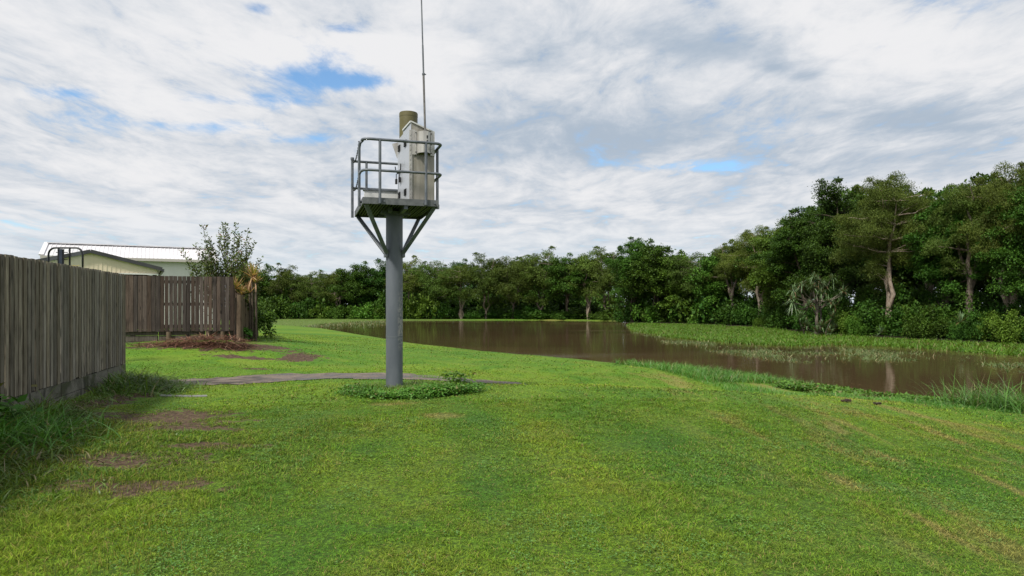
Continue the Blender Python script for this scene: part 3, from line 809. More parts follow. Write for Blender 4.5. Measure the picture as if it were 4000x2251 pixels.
part(paling_run(fA, FENCE_B, lambda t: 2.235, lambda t: .44, .098, .137, .018), 'palings', M_wood1, root)
part(paling_run(fA, FENCE_B, lambda t: 2.228, lambda t: .45, .128, .137, .018, offset=-.0195), 'back_palings', M_wood1, root)
dF = (FENCE_B - fA).normalized(); nF = Vector((dF.y, -dF.x))
for zr in (.62, 1.3, 2.0):
    q0 = fA - nF * .06; q1 = FENCE_B - nF * .06
    part(MB().bar((q0.x, q0.y, zr), (q1.x, q1.y, zr), .04, .075), 'rail', M_wood1, root)
for k in range(6):
    q = fA + dF * (Lf * (k + .98) / 6) - nF * .13
    part(MB().box((q.x, q.y, 1.15), (.09, .09, 2.1)), 'post', M_wood1, root)
# block wall under it
root = empty('block_wall', (fA.x, fA.y, 0)); tag(root, 'low mossy concrete block wall carrying the tall grey fence', 'wall')
mbw = MB()
course = .2; Lb = .40
rotF = Matrix((Vector((dF.x, dF.y, 0)), Vector((nF.x, nF.y, 0)), Vector((0, 0, 1)))).transposed()
for c in range(3):
    z = -.17 + c * course + .1
    k = 0; s = -(c % 2) * .2
    while s < Lf - .02:
        a = max(s, 0) + .004; b = min(s + Lb, Lf - .02) - .004
        if b > a:
            q = fA + dF * ((a + b) / 2) - nF * (.075 + random.uniform(0, .006))
            mbw.box((q.x, q.y, z), (b - a, .14, course - .008), rotF)
        s += Lb
part(mbw, 'block_courses', M_block, root, .004)
q0 = fA - nF * .105; q1 = FENCE_B - nF * .105 - dF * .03
part(MB().bar((q0.x, q0.y, .16), (q1.x, q1.y, .16), .12, .66), 'mortar_core', mat_conc('mortar', (.06, .058, .045), (.1, .095, .08), (.03, .03, .02), .6), root)

# dark picket fence facing the camera
PA = at(296, 21.7, 0).xy; PB = at(587, 22.4, 0).xy
root = empty('picket_fence', (PA.x, PA.y, .7)); tag(root, 'dark brown paling fence with light showing through narrow gaps above a twig heap', 'fence')
slope = lambda a, b: (lambda t: a + (b - a) * t)
part(paling_run(PA, PB, slope(2.575, 2.55), slope(.77, .78), .120, .131, .018, .004), 'palings', M_wood2, root)
d2 = (PB - PA).normalized(); n2 = Vector((d2.y, -d2.x))
for zr in (.94, 1.66, 2.38):
    q0 = PA - n2 * .05; q1 = PB - n2 * .05
    part(MB().bar((q0.x, q0.y, zr), (q1.x, q1.y, zr - .01), .045, .10), 'rail', M_wood2, root)
for px in (330, 470, 545, 583):
    q = at(px, 22.05 + (px - 430) * .0025, 0).xy - n2 * .16
    part(MB().tube([(q.x, q.y, .2), (q.x, q.y, 1.2), (q.x, q.y, 2.3)], [.075, .07, .065], 8), 'post', M_wood3, root)
# doubled boards that close the gaps near the right end
part(paling_run(PA + d2 * 2.45, PB, slope(2.2, 2.2), slope(1.0, 1.0), .06, .131, .012, .004, offset=-.09, gapfn=lambda k, t: k % 5 != 3), 'backing_boards', M_wood2, root)
# retaining sleepers below
root = empty('sleeper_wall', (PA.x, PA.y, .4)); tag(root, 'rough timber sleepers half buried under the dark picket fence', 'retaining wall')
for k, (t0, t1) in enumerate([(0.0, .33), (.34, .74), (.75, .99)]):
    q0 = PA.lerp(PB, t0) - n2 * .12; q1 = PA.lerp(PB, t1) - n2 * .12
    for z in (.34, .535, .73):
        part(MB().bar((q0.x, q0.y, z), (q1.x, q1.y, z + .02), .09, .185), 'sleeper', M_wood3, root, .01)
for px in (424, 523, 561):
    q = at(px, 22.02 + (px - 430) * .0025, 0).xy
    part(MB().tube([(q.x, q.y, .1), (q.x + .01, q.y, .765)], [.085, .078], 9), 'stump_post', M_wood3, root)

# lower fence of round posts going away from the corner
QA = at(597, 21.9, 0).xy; QB = at(645, 30.5, 0).xy
root = empty('post_fence', (QA.x, QA.y, .3)); tag(root, 'short fence of round timber posts and boards running away towards the water', 'fence')
ztq = slope(2.0, 1.86); d3 = (QB - QA).normalized(); n3 = Vector((d3.y, -d3.x)); LQ = (QB - QA).length
part(paling_run(QA, QB, lambda t: ztq(t) - .12, lambda t: Hs(*(QA.lerp(QB, t))) - .05, .14, .17, .022, .02, .03, offset=-.09), 'boards', M_wood2, root)
q0 = QA - n3 * .02; q1 = QB - n3 * .02
part(MB().bar((q0.x, q0.y, ztq(0) - .06), (q1.x, q1.y, ztq(1) - .06), .07, .14), 'top_rail', M_wood2, root)
for k, s in enumerate((0.0, .75, 1.7, 2.9, 4.3, 5.9, 7.5)):
    q = QA + d3 * s + n3 * .07; zb = Hs(q.x, q.y); r = random.uniform(.09, .11)
    part(MB().tube([(q.x, q.y, zb - .15), (q.x, q.y, 1.2), (q.x + .01, q.y, ztq(s / LQ) - .04)], [r * 1.1, r, r * .92], 10), 'post', M_wood3, root)

# ------------------------------------------------------------------ sheds behind the fences
def gable_shed():
    apex = at(228.6, 35.0, py=631.5); re = at(404.6, 36.55, py=676)
    dx = Vector((re.x - apex.x, re.y - apex.y, 0)); le = Vector((apex.x - dx.x, apex.y - dx.y, re.z))
    u = dx.normalized(); v = Vector((-u.y, u.x, 0)); hw = dx.length; z0 = .3
    root = empty('cream_shed', (apex.x, apex.y, z0)); tag(root, 'cream ribbed steel shed with charcoal gable trim and a dark doorway', 'shed')
    def W(a, b, z): return Vector((apex.x, apex.y, 0)) + u * a + v * b + Vector((0, 0, z))
    ze, za = re.z - .12, apex.z - .12
    dp = 9.0
    w_ = MB()
    dr0, dr1, dz = .95, 3.02, EYE + (770 - 690) / FPX * 35.5
    # front wall built around the door opening
    hwi = hw - .22
    zat = lambda a: za - (za - ze) * abs(a) / hw
    cuts = [-hwi, -2, -1, 0, dr0]
    def panel(a, b, z0_, f=0): w_.add([W(a, f, z0_), W(b, f, z0_), W(b, f, zat(b)), W(a, f, zat(a))], [(0, 1, 2, 3)])
    panel(-hwi, 0, z0); panel(0, dr0, z0); panel(dr0, dr1, dz); panel(dr1, hwi, z0)
    w_.add([W(-hwi, 0, z0), W(-hwi, dp, z0), W(-hwi, dp, zat(hwi)), W(-hwi, 0, zat(hwi))], [(0, 1, 2, 3)])
    w_.add([W(hwi, 0, z0), W(hwi, dp, z0), W(hwi, dp, zat(hwi)), W(hwi, 0, zat(hwi))], [(0, 1, 2, 3)])
    w_.add([W(-hwi, dp, z0), W(hwi, dp, z0), W(hwi, dp, zat(hwi)), W(0, dp, za), W(-hwi, dp, zat(hwi))], [(0, 1, 2, 3, 4)])
    a = -hwi + .05
    while a < hwi:
        zb = dz + .08 if dr0 - .05 < a < dr1 + .05 else z0
        t0, t1 = W(a, -.009, zb), W(a, -.009, zat(a) - .01)
        w_.box((t0 + t1) / 2, (.05, .016, t1.z - t0.z), Matrix((u, v, Vector((0, 0, 1)))).transposed())
        a += .2
    part(w_, 'wall', M_cream, root)
    rf = MB(); th = .05
    for s in (-1, 1):
        e = [W(0, -.12, za + .12), W(s * (hw + .05), -.12, ze + .11), W(s * (hw + .05), dp, ze + .11), W(0, dp, za + .12)]
        rf.add(e + [p - Vector((0, 0, th)) for p in e], [(0, 1, 2, 3), (4, 5, 6, 7), (0, 1, 5, 4), (1, 2, 6, 5), (2, 3, 7, 6)])
    part(rf, 'roof', M_wroof, root)
    for s in (-1, 1):
        part(MB().bar(W(s * .0, -.15, za + .09), W(s * (hw + .06), -.15, ze + .08), .05, .19), 'barge_board', M_trimd, root)
    part(MB().bar(W(hw + .10, -.16, ze + .02), W(hw + .10, dp, ze + .02), .12, .14), 'gutter', M_trimd, root)
    rot = Matrix((u, v, Vector((0, 0, 1)))).transposed()
    part(MB().box(W((dr0 + dr1) / 2, 1.2, (z0 + dz) / 2), (dr1 - dr0 + .4, .05, dz - z0), rot), 'door', M_inshade, root)  # black panel set back in the open doorway, painted for the unlit interior
    part(MB().box(W((dr0 + dr1) / 2, -.045, dz + .03), (dr1 - dr0 + .1, .04, .06), rot).box(W(dr1 + .02, -.045, (z0 + dz) / 2), (.05, .04, dz - z0), rot), 'door_frame', M_wshed, root)
gable_shed()
def white_shed():
    e0 = at(106, 47.0, py=643); rd0 = at(114.5, 49.9, py=613)
    u = Vector((.882, .471, 0)).normalized(); v = Vector((-u.y, u.x, 0)); L = 11.2; z0 = .2
    root = empty('white_shed', (e0.x, e0.y, z0)); tag(root, 'large pale steel shed with white ribbed roof, farthest behind the fences', 'shed')
    dp = 2.95; ze, zr = e0.z, rd0.z
    def W(a, b, z): return Vector((e0.x, e0.y, 0)) + u * a + v * b + Vector((0, 0, z))
    rot = Matrix((u, v, Vector((0, 0, 1)))).transposed()
    w_ = MB(); wz = ze - .12
    c = [(.3, .35), (L - .3, .35), (L - .3, 2 * dp - .35), (.3, 2 * dp - .35)]
    for i in range(4):
        a, b = c[i], c[(i + 1) % 4]
        w_.add([W(*a, z0), W(*b, z0), W(*b, wz), W(*a, wz)], [(0, 1, 2, 3)])
    for a in (.3, L - .3): w_.add([W(a, .35, wz), W(a, dp, zr - .1), W(a, 2 * dp - .35, wz)], [(0, 1, 2)])
    a = .5
    while a < L - .35:
        w_.box(W(a, .335, (z0 + wz) / 2), (.06, .04, wz - z0), rot); a += .27
    part(w_, 'wall', M_wshed, root)
    rf = MB()
    for s in (0, 1):
        b0, b1 = (0, dp) if s == 0 else (2 * dp, dp)
        e = [W(0, b0, ze), W(L, b0, ze), W(L, b1, zr), W(0, b1, zr)]
        rf.add(e + [p - Vector((0, 0, .05)) for p in e], [(0, 1, 2, 3), (7, 6, 5, 4), (0, 1, 5, 4), (1, 2, 6, 5), (3, 0, 4, 7)])
    part(rf, 'roof', M_wroof, root)
    rb = MB(); a = .3
    while a < L:
        rb.bar(W(a, .02, ze + .015), W(a, dp - .18, zr + .015 - .18 * (zr - ze) / dp), .05, .03); a += .27
    part(rb, 'roof_ribs', M_wroof, root)
    part(MB().bar(W(0, dp - .16, zr + .015), W(L, dp - .16, zr + .015), .34, .07), 'ridge_cap', M_wroof, root)
    part(MB().bar(W(-.06, -.02, ze + .04), W(-.06, dp, zr + .04), .28, .09), 'barge_cap', M_wroof, root)
    part(MB().bar(W(-.1, -.09, ze - .10), W(L, -.09, ze - .10), .17, .20), 'gutter', M_trim, root)
white_shed()
# ------------------------------------------------------------------ basketball hoop seen from behind above the fence
def hoop():
    Y = 17.0; s = Y / FPX
    root = empty('basketball_hoop', tuple(at(165, Y, .2))); tag(root, 'portable basketball hoop with clear backboard in black tube frame, seen from behind over the fence', 'basketball hoop')
    c = at(165, Y, py=622); hw = 43 * s; z1 = EYE + (770 - 624) * s; z0 = z1 - .62
    x0, x1 = c.x - hw, c.x + hw; r = .17; th = .011
    path = [(x0, Y, z0 + r)] + [tuple(p) for p in arc((x0 + r, Y, z1 - r), r, math.pi, math.pi / 2, 6, (1, 0, 0), (0, 0, 1))] + [tuple(p) for p in arc((x1 - r, Y, z1 - r), r, math.pi / 2, 0, 6, (1, 0, 0), (0, 0, 1))] + [(x1, Y, z0 + .08), (x1 - .08, Y, z0), (x0 + r, Y, z0), (x0, Y, z0 + r)]
    part(MB().tube(path, .024, 8), 'backboard_frame', M_black, root)
    part(MB().add([(x0 + .02, Y, z0 + .1), (x1 - .02, Y, z0 + .1), (x1 - .02, Y, z1 - .13), (x1 - .13, Y, z1 - .02), (x0 + .13, Y, z1 - .02), (x0 + .02, Y, z1 - .13)], [(0, 1, 2, 3, 4, 5)]), 'backboard', M_glass, root)
    cx = c.x - .035
    for dx in (-.135, .145):
        part(MB().bar((cx + dx, Y - .01, z0 - .4), (cx + dx, Y - .01, z1 - .01), .030, .030), 'upright', M_black, root)
    part(MB().bar((cx, Y - .10, .2), (cx, Y - .10, z1 - .04), .075, .075, (0, 1, 0)), 'mast', M_mast, root)
    a = MB()
    for dx in (-.062, .062):
        a.bar((cx + dx, Y - .12, z0 - .3), (cx + dx, Y - .12, z1 - .05), .022, .022)
        a.tube([(cx + dx - .012, Y - .13, z1 - .06), (cx + dx + .012, Y - .13, z1 - .06)], .016, 8)
    for dz in (.08, .26, .40):
        a.bar((cx - .135, Y - .10, z1 - dz - .04), (cx + .145, Y - .10, z1 - dz - .04), .016, .018)
    part(a, 'lift_arms', M_black, root)
    try:
        cu = bpy.data.curves.new('backboard_lettering', 'FONT'); cu.body = 'AIBHC'; cu.size = .10; cu.extrude = .001; cu.align_x = 'CENTER'
        to = bpy.data.objects.new('tmp_text', cu); COL.objects.link(to)
        dg = bpy.context.evaluated_depsgraph_get(); me = bpy.data.meshes.new_from_object(to.evaluated_get(dg))
        bpy.data.objects.remove(to)
        me.transform(Matrix.Translation((x1 - .19, Y - .006, z1 - .5)) @ Matrix.Rotation(R(90), 4, 'X') @ Matrix.Scale(.8, 4, (1, 0, 0)))
        me.materials.clear(); me.materials.append(M_yell); me.name = 'backboard_lettering'
        o = bpy.data.objects.new('backboard_lettering', me); COL.objects.link(o); o.parent = root; o.matrix_parent_inverse = Matrix.Translation(-Vector(root.location))
    except Exception as e: print('text', e)
hoop()

# ------------------------------------------------------------------ the gauge tower
def tower():
    base = Vector((-2.07, 12.01, Hs(-2.07, 12.01) - .03)); rz = math.atan2(.295, .955)
    root = empty('gauge_tower', tuple(base), rz)
    tag(root, 'grey steel pole with a railed platform, steel cabinet and thin aerial, alone on the lawn', 'tower')
    zb = base.z
    inv = (Matrix.Translation(base) @ Matrix.Rotation(rz, 4, 'Z')).inverted()
    def tp(mb, name, m, parent=root, bevel=0.0):   # built in tower-local coordinates
        o = mb.build(name, m, parent, bevel); return o
    Z = lambda z: z - zb      # world height to local
    U, V_ = .62, .885
    zdk = 3.25
    # pole
    n = 32
    tp(MB().tube([(0, 0, 0), (0, 0, Z(1.06))], .147, n), 'pole_lower', M_pole)
    tp(MB().tube([(0, 0, Z(1.064)), (0, 0, Z(3.17))], .147, n), 'pole', M_pole)
    tp(MB().tube([(0, 0, Z(1.05)), (0, 0, Z(1.072))], .1495, n), 'joint_ring', M_galv)
    tp(MB().tube([(0, 0, .0), (0, 0, .055)], .17, n), 'base_flange', M_galv)
    tp(MB().tube([(0, 0, Z(3.165)), (0, 0, Z(3.185))], .17, n), 'cap_plate', M_galv)
    # deck
    t = MB(); hk = .105
    for s in (-1, 1):
        t.box((0, s * (V_ - .006), Z(zdk) + hk / 2), (2 * U, .012, hk))
        t.box((s * (U - .006), 0, Z(zdk) + hk / 2), (.012, 2 * V_ - .026, hk))
    tp(t, 'edge_channel', M_deck)
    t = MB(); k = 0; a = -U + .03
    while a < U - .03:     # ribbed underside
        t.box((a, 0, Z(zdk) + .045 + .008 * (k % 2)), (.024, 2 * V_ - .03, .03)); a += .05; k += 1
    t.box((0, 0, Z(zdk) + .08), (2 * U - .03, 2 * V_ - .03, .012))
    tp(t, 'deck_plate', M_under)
    t = MB()
    t.box((.08, 0, Z(zdk) - .01), (.06, 2 * V_ - .06, .10)); t.box((-.12, 0, Z(zdk) - .01), (.06, .9, .08)); t.box((0, -.2, Z(zdk) - .04), (.5, .05, .06)); t.box((0, .2, Z(zdk) - .04), (.5, .05, .06))
    tp(t, 'support_beams', M_galv)
    for (su, sv_) in ((-1, -1), (1, -1), (-1, 1), (1, 1)):
        br = MB(); br.angle((su * (U - .05), sv_ * (V_ - .06), Z(zdk) + .01), (su * .13, sv_ * .05, Z(2.50)), .062, .008, (0, 1, 0))
        br.box((su * .15, sv_ * .05, Z(2.52)), (.05, .10, .13)); br.tube([(su * .13, sv_ * .05 - .06, Z(2.56)), (su * .13, sv_ * .05 + .06, Z(2.56))], .014, 8)
        tp(br, 'brace', M_galv)
    for (bu, bv) in ((-.28, -V_), (.37, -V_), (-U, -V_ + .2), (.55, -V_)):
        if bu == -U: tp(MB().tube([(bu - .03, bv, Z(zdk) + .05), (bu, bv, Z(zdk) + .05)], .016, 6), 'bolt', M_galv)
        else: tp(MB().tube([(bu, bv - .02, Z(zdk) + .05), (bu, bv, Z(zdk) + .05)], .014, 6), 'bolt', M_galv)
    # hand rails
    zt, zm = Z(4.29), Z(3.79); ro = .024; ou, ov = U + .045, V_ + .03
    def railpath(z, drop):
        p = []
        if drop:   # top rail grows out of the bent entry post
            p += [(-ou, -ov + .17, Z(zdk) - .03), (-ou, -ov + .17, z - .12), (-ou + .012, -ov + .15, z - .045), (-ou + .05, -ov + .11, z - .006)]
        else: p += [(-ou, -ov + .17, z - .05), (-ou + .02, -ov + .12, z - .01)]
        p += [tuple(q) for q in arc((-ou + .16, -ov + .12, z), .12, math.pi, math.pi * 1.5, 6, (1, 0, 0), (0, 1, 0))]
        p += [(0, -ov, z)]
        p += [tuple(q) for q in arc((ou - .12, -ov + .12, z), .12, math.pi * 1.5, math.pi * 2, 6, (1, 0, 0), (0, 1, 0))]
        p += [(ou, 0, z)]
        p += [tuple(q) for q in arc((ou - .10, ov - .10, z), .10, 0, math.pi / 2, 5, (1, 0, 0), (0, 1, 0))]
        p += [(0, ov, z), (-ou + .06, ov, z), (-ou, ov - .05, z)]
        return p
    tp(MB().tube(railpath(zt, True), ro, 10), 'top_rail', M_galv)
    tp(MB().tube(railpath(zm, False), ro * .92, 10), 'middle_rail', M_galv)
    def post(u, v, z1=zt, z0=Z(zdk) + .01, r=.024): tp(MB().tube([(u, v, z0), (u, v, z1)], r, 10).box((u, v, z0 + .04), (.06, .012 if abs(v) > V_ else .06, .07)), 'post', M_galv)
    post(-.35, -ov); post(.40, -ov); post(ou, -.52); post(ou, .45); post(.3, ov); post(-.40, ov)
    tp(MB().tube([(-ou, ov - .10, Z(zdk) - .02), (-ou, ov - .10, zt + .03)], .026, 10), 'gate_post', M_galv)
    tp(MB().tube([(-ou, ov - .10, zt + .0), (-ou, ov - .10, zt + .045)], .034, 10), 'post_cap', M_galv)
    # chains over the entry
    for z in (zt, zm):
        mbc = MB(); p0 = Vector((-ou, ov - .12, z)); p1 = Vector((-ou, -ov + .19, z - .0)); N = 34
        for i in range(N):
            q = p0.lerp(p1, (i + .5) / N); q.z -= .16 * (1 - (2 * (i + .5) / N - 1) ** 2)
            d = (p1 - p0).normalized() * (.75 * (p1 - p0).length / N)
            off = Vector((.009, 0, 0)) if i % 2 else Vector((0, 0, .009))
            mbc.tube([q - d, q - d * .4 + off, q + d * .4 + off, q + d, q + d * .4 - off, q - d * .4 - off, q - d], .0052, 5, False)
        tp(mbc, 'chain', M_chain)
    # cabinet: (lu, lv) axes turned five degrees from the deck
    ca = R(4); cu = Vector((math.cos(ca), math.sin(ca), 0)); cv = Vector((-math.sin(ca), math.cos(ca), 0))
    c0 = Vector((.205, -.60, 0))
    def C(a, b, z): return c0 + cu * a + cv * b + Vector((0, 0, Z(z)))
    Wd, Dp = .40, 1.08
    crot = Matrix((cu, cv, Vector((0, 0, 1)))).transposed()
    prof = [(0, 3.335), (0, 4.60), (.55, 4.50), (.55, 4.40), (Dp, 4.34), (Dp, 3.335)]   # seen from the left: (depth, height)
    # left wall carries the high gable, right wall is lower
    prL = [(0, 3.335), (0, 4.70), (.61, 4.70), (.63, 4.64), (Dp, 4.63), (Dp, 3.335)]
    prR = [(0, 3.335), (0, 4.55), (.61, 4.55), (.63, 4.49), (Dp, 4.48), (Dp, 3.335)]
    nP = len(prL)
    vs = [C(0, *p) for p in prL] + [C(Wd, *p) for p in prR]
    body = MB()
    body.add(vs, [tuple(range(nP, 2 * nP)), (0, 1, nP + 1, nP), (nP - 1, nP - 2, 2 * nP - 2, 2 * nP - 1), (0, nP, 2 * nP - 1, nP - 1)])
    cab = tp(body, 'cabinet', M_cab)
    up = Vector((0, 0, .006)); rv = [vs[i] + up for i in range(1, nP - 1)] + [vs[nP + i] + up for i in range(1, nP - 1)]; k_ = nP - 2
    tp(MB().add(rv, [(i, i + 1, k_ + i + 1, k_ + i) for i in range(k_ - 1)]), 'cabinet_roof', M_stain, cab)
    vd = [p - cu * .006 for p in vs[:nP]]
    vd2 = [p - cu * .0 for p in vs[:nP]]
    dmb = MB(); dmb.add(vd + vd2, [tuple(range(nP))[::-1], tuple(range(nP, 2 * nP))] + [(i, (i + 1) % nP, nP + (i + 1) % nP, nP + i) for i in range(nP)])
    door = tp(dmb, 'door', M_stain, cab)
    tp(MB().bar(C(-.012, .0, 4.705), C(-.012, .61, 4.705), .02, .03).bar(C(0, -.004, 4.705), C(Wd, -.004, 4.555), .03, .022), 'roof_lip', M_white, cab)
    # hinge strip up the near edge
    hs = MB().box(C(-.012, -.012, 3.95), (.05, .012, 1.22), crot)
    for i in range(14): hs.tube([C(-.02, -.02, 3.40 + i * .082), C(-.02, -.02, 3.45 + i * .082)], .009, 6)
    tp(hs, 'hinge', M_brkt, cab)
    for a_ in (.035, Wd - .03): tp(MB().box(C(a_, -.010, 4.36), (.06, .016, .42), crot), 'bracket_plate', M_brkt, cab)
    tp(MB().add([C(-.0, Dp + .01, 4.60), C(-.10, Dp + .04, 4.57), C(-.01, Dp + .01, 4.30), C(-.0, Dp + .03, 4.60), C(-.10, Dp + .06, 4.57), C(-.01, Dp + .03, 4.30)], [(0, 1, 2), (3, 4, 5), (0, 1, 4, 3), (1, 2, 5, 4)]), 'side_flap', M_brkt, cab)
    # louvres on the door
    for (b, z) in ((.42, 4.43), (.92, 4.45), (.42, 3.58), (.92, 3.60)):
        l = MB().box(C(-.012, b, z), (.010, .14, .11), crot)
        for i in range(5): l.bar(C(-.022, b - .06, z - .045 + i * .022), C(-.022, b + .06, z - .045 + i * .022), .02, .006)
        tp(l, 'louvre', M_louv, door)
    lk = MB().box(C(-.03, .96, 4.02), (.03, .05, .05), crot).tube([C(-.07, 1.0, 4.13), C(-.055, 1.0, 4.03), C(-.02, .96, 4.03)], .010, 6).tube([C(-.03, .70, 4.13), C(-.03, .72, 4.03), C(-.03, .96, 4.03)], .010, 6)
    tp(lk, 'latch', M_louv, door)
    for (b, dx, zz_) in ((1.0, -.05, 3.86), (.80, -.03, 3.86)):
        pd = MB().tube([C(dx, b, zz_ + .14), C(dx, b, zz_ + .05)], .008, 6).box(C(dx, b, zz_), (.035, .05, .09), crot)
        tp(pd, 'padlock', M_louv, door)
    # aerial bracket: five sided box with open base
    bz0, bz1 = 4.17, 4.53; pts = [(.085, 0), (.11, -.10), (.17, -.165), (.25, -.165), (.30, -.10), (.325, 0)]
    bb = MB(); vv = [C(a, b, bz0) for a, b in pts] + [C(a, b, bz1) for a, b in pts]
    bb.add(vv, [(i, i + 1, i + 7, i + 6) for i in range(5)] + [tuple(range(6, 12))])
    br = tp(bb, 'aerial_bracket', M_brkt)
    for a_ in (.07, .34): tp(MB().box(C(a_, -.026, 4.35), (.03, .012, .40), crot), 'flange', M_brkt, br)
    for z_, h_ in ((4.43, .05), (4.355, .038)): tp(MB().box(C(.235, -.168, z_), (.022, .012, h_), crot), 'socket', M_louv, br)
    for a in (.07, .34):
        for z in (4.19, 4.34, 4.52): tp(MB().tube([C(a, -.045, z), C(a, -.03, z)], .009, 6), 'bolt', M_louv, br)
    # aerial: thick lower tube, collar, thin whip, leaning slightly left
    m0 = C(.215, -.10, bz1 - .02); lean = Vector((-.0285, .0, 1.0))
    mast = tp(MB().tube([m0, m0 + lean * 1.00], .0185, 10), 'aerial_mast', mat_metal('aerial_grey', (.12, .115, .11), (.2, .19, .18), .4, .5, 12))
    tp(MB().tube([m0 + lean * .97, m0 + lean * 1.0], .026, 10).box(m0 + lean * .985 + Vector((.03, 0, 0)), (.03, .015, .012)), 'collar', M_galv, mast)
    tp(MB().tube([m0 + lean * 1.0, m0 + lean * 1.47], .0150, 8), 'middle_section', M_galv, mast)
    tp(MB().tube([m0 + lean * 1.47, m0 + lean * 4.2], [.0125, .009], 8), 'whip', M_galv, mast)
    # olive drum behind the cabinet
    cy = C(.16, .93, 0); r = .165
    dr = tp(MB().tube([(cy.x, cy.y, Z(4.50)), (cy.x, cy.y, Z(5.10))], r, 32), 'rain_gauge', M_olive)
    tp(MB().tube([(cy.x, cy.y, Z(5.10)), (cy.x, cy.y, Z(5.11))], r - .006, 32).tube([(cy.x, cy.y, Z(5.03)), (cy.x, cy.y, Z(5.09))], r + .003, 32), 'rim', M_olive, dr)
    # low white box at the back of the deck
    tp(MB().box((-.12, V_ - .09, Z(3.335) + .20), (.66, .12, .40)), 'low_panel', M_white)
    tp(MB().box((-.12, V_ - .09, Z(3.335) + .41), (.70, .16, .02)), 'panel_lid', M_galv)
tower()

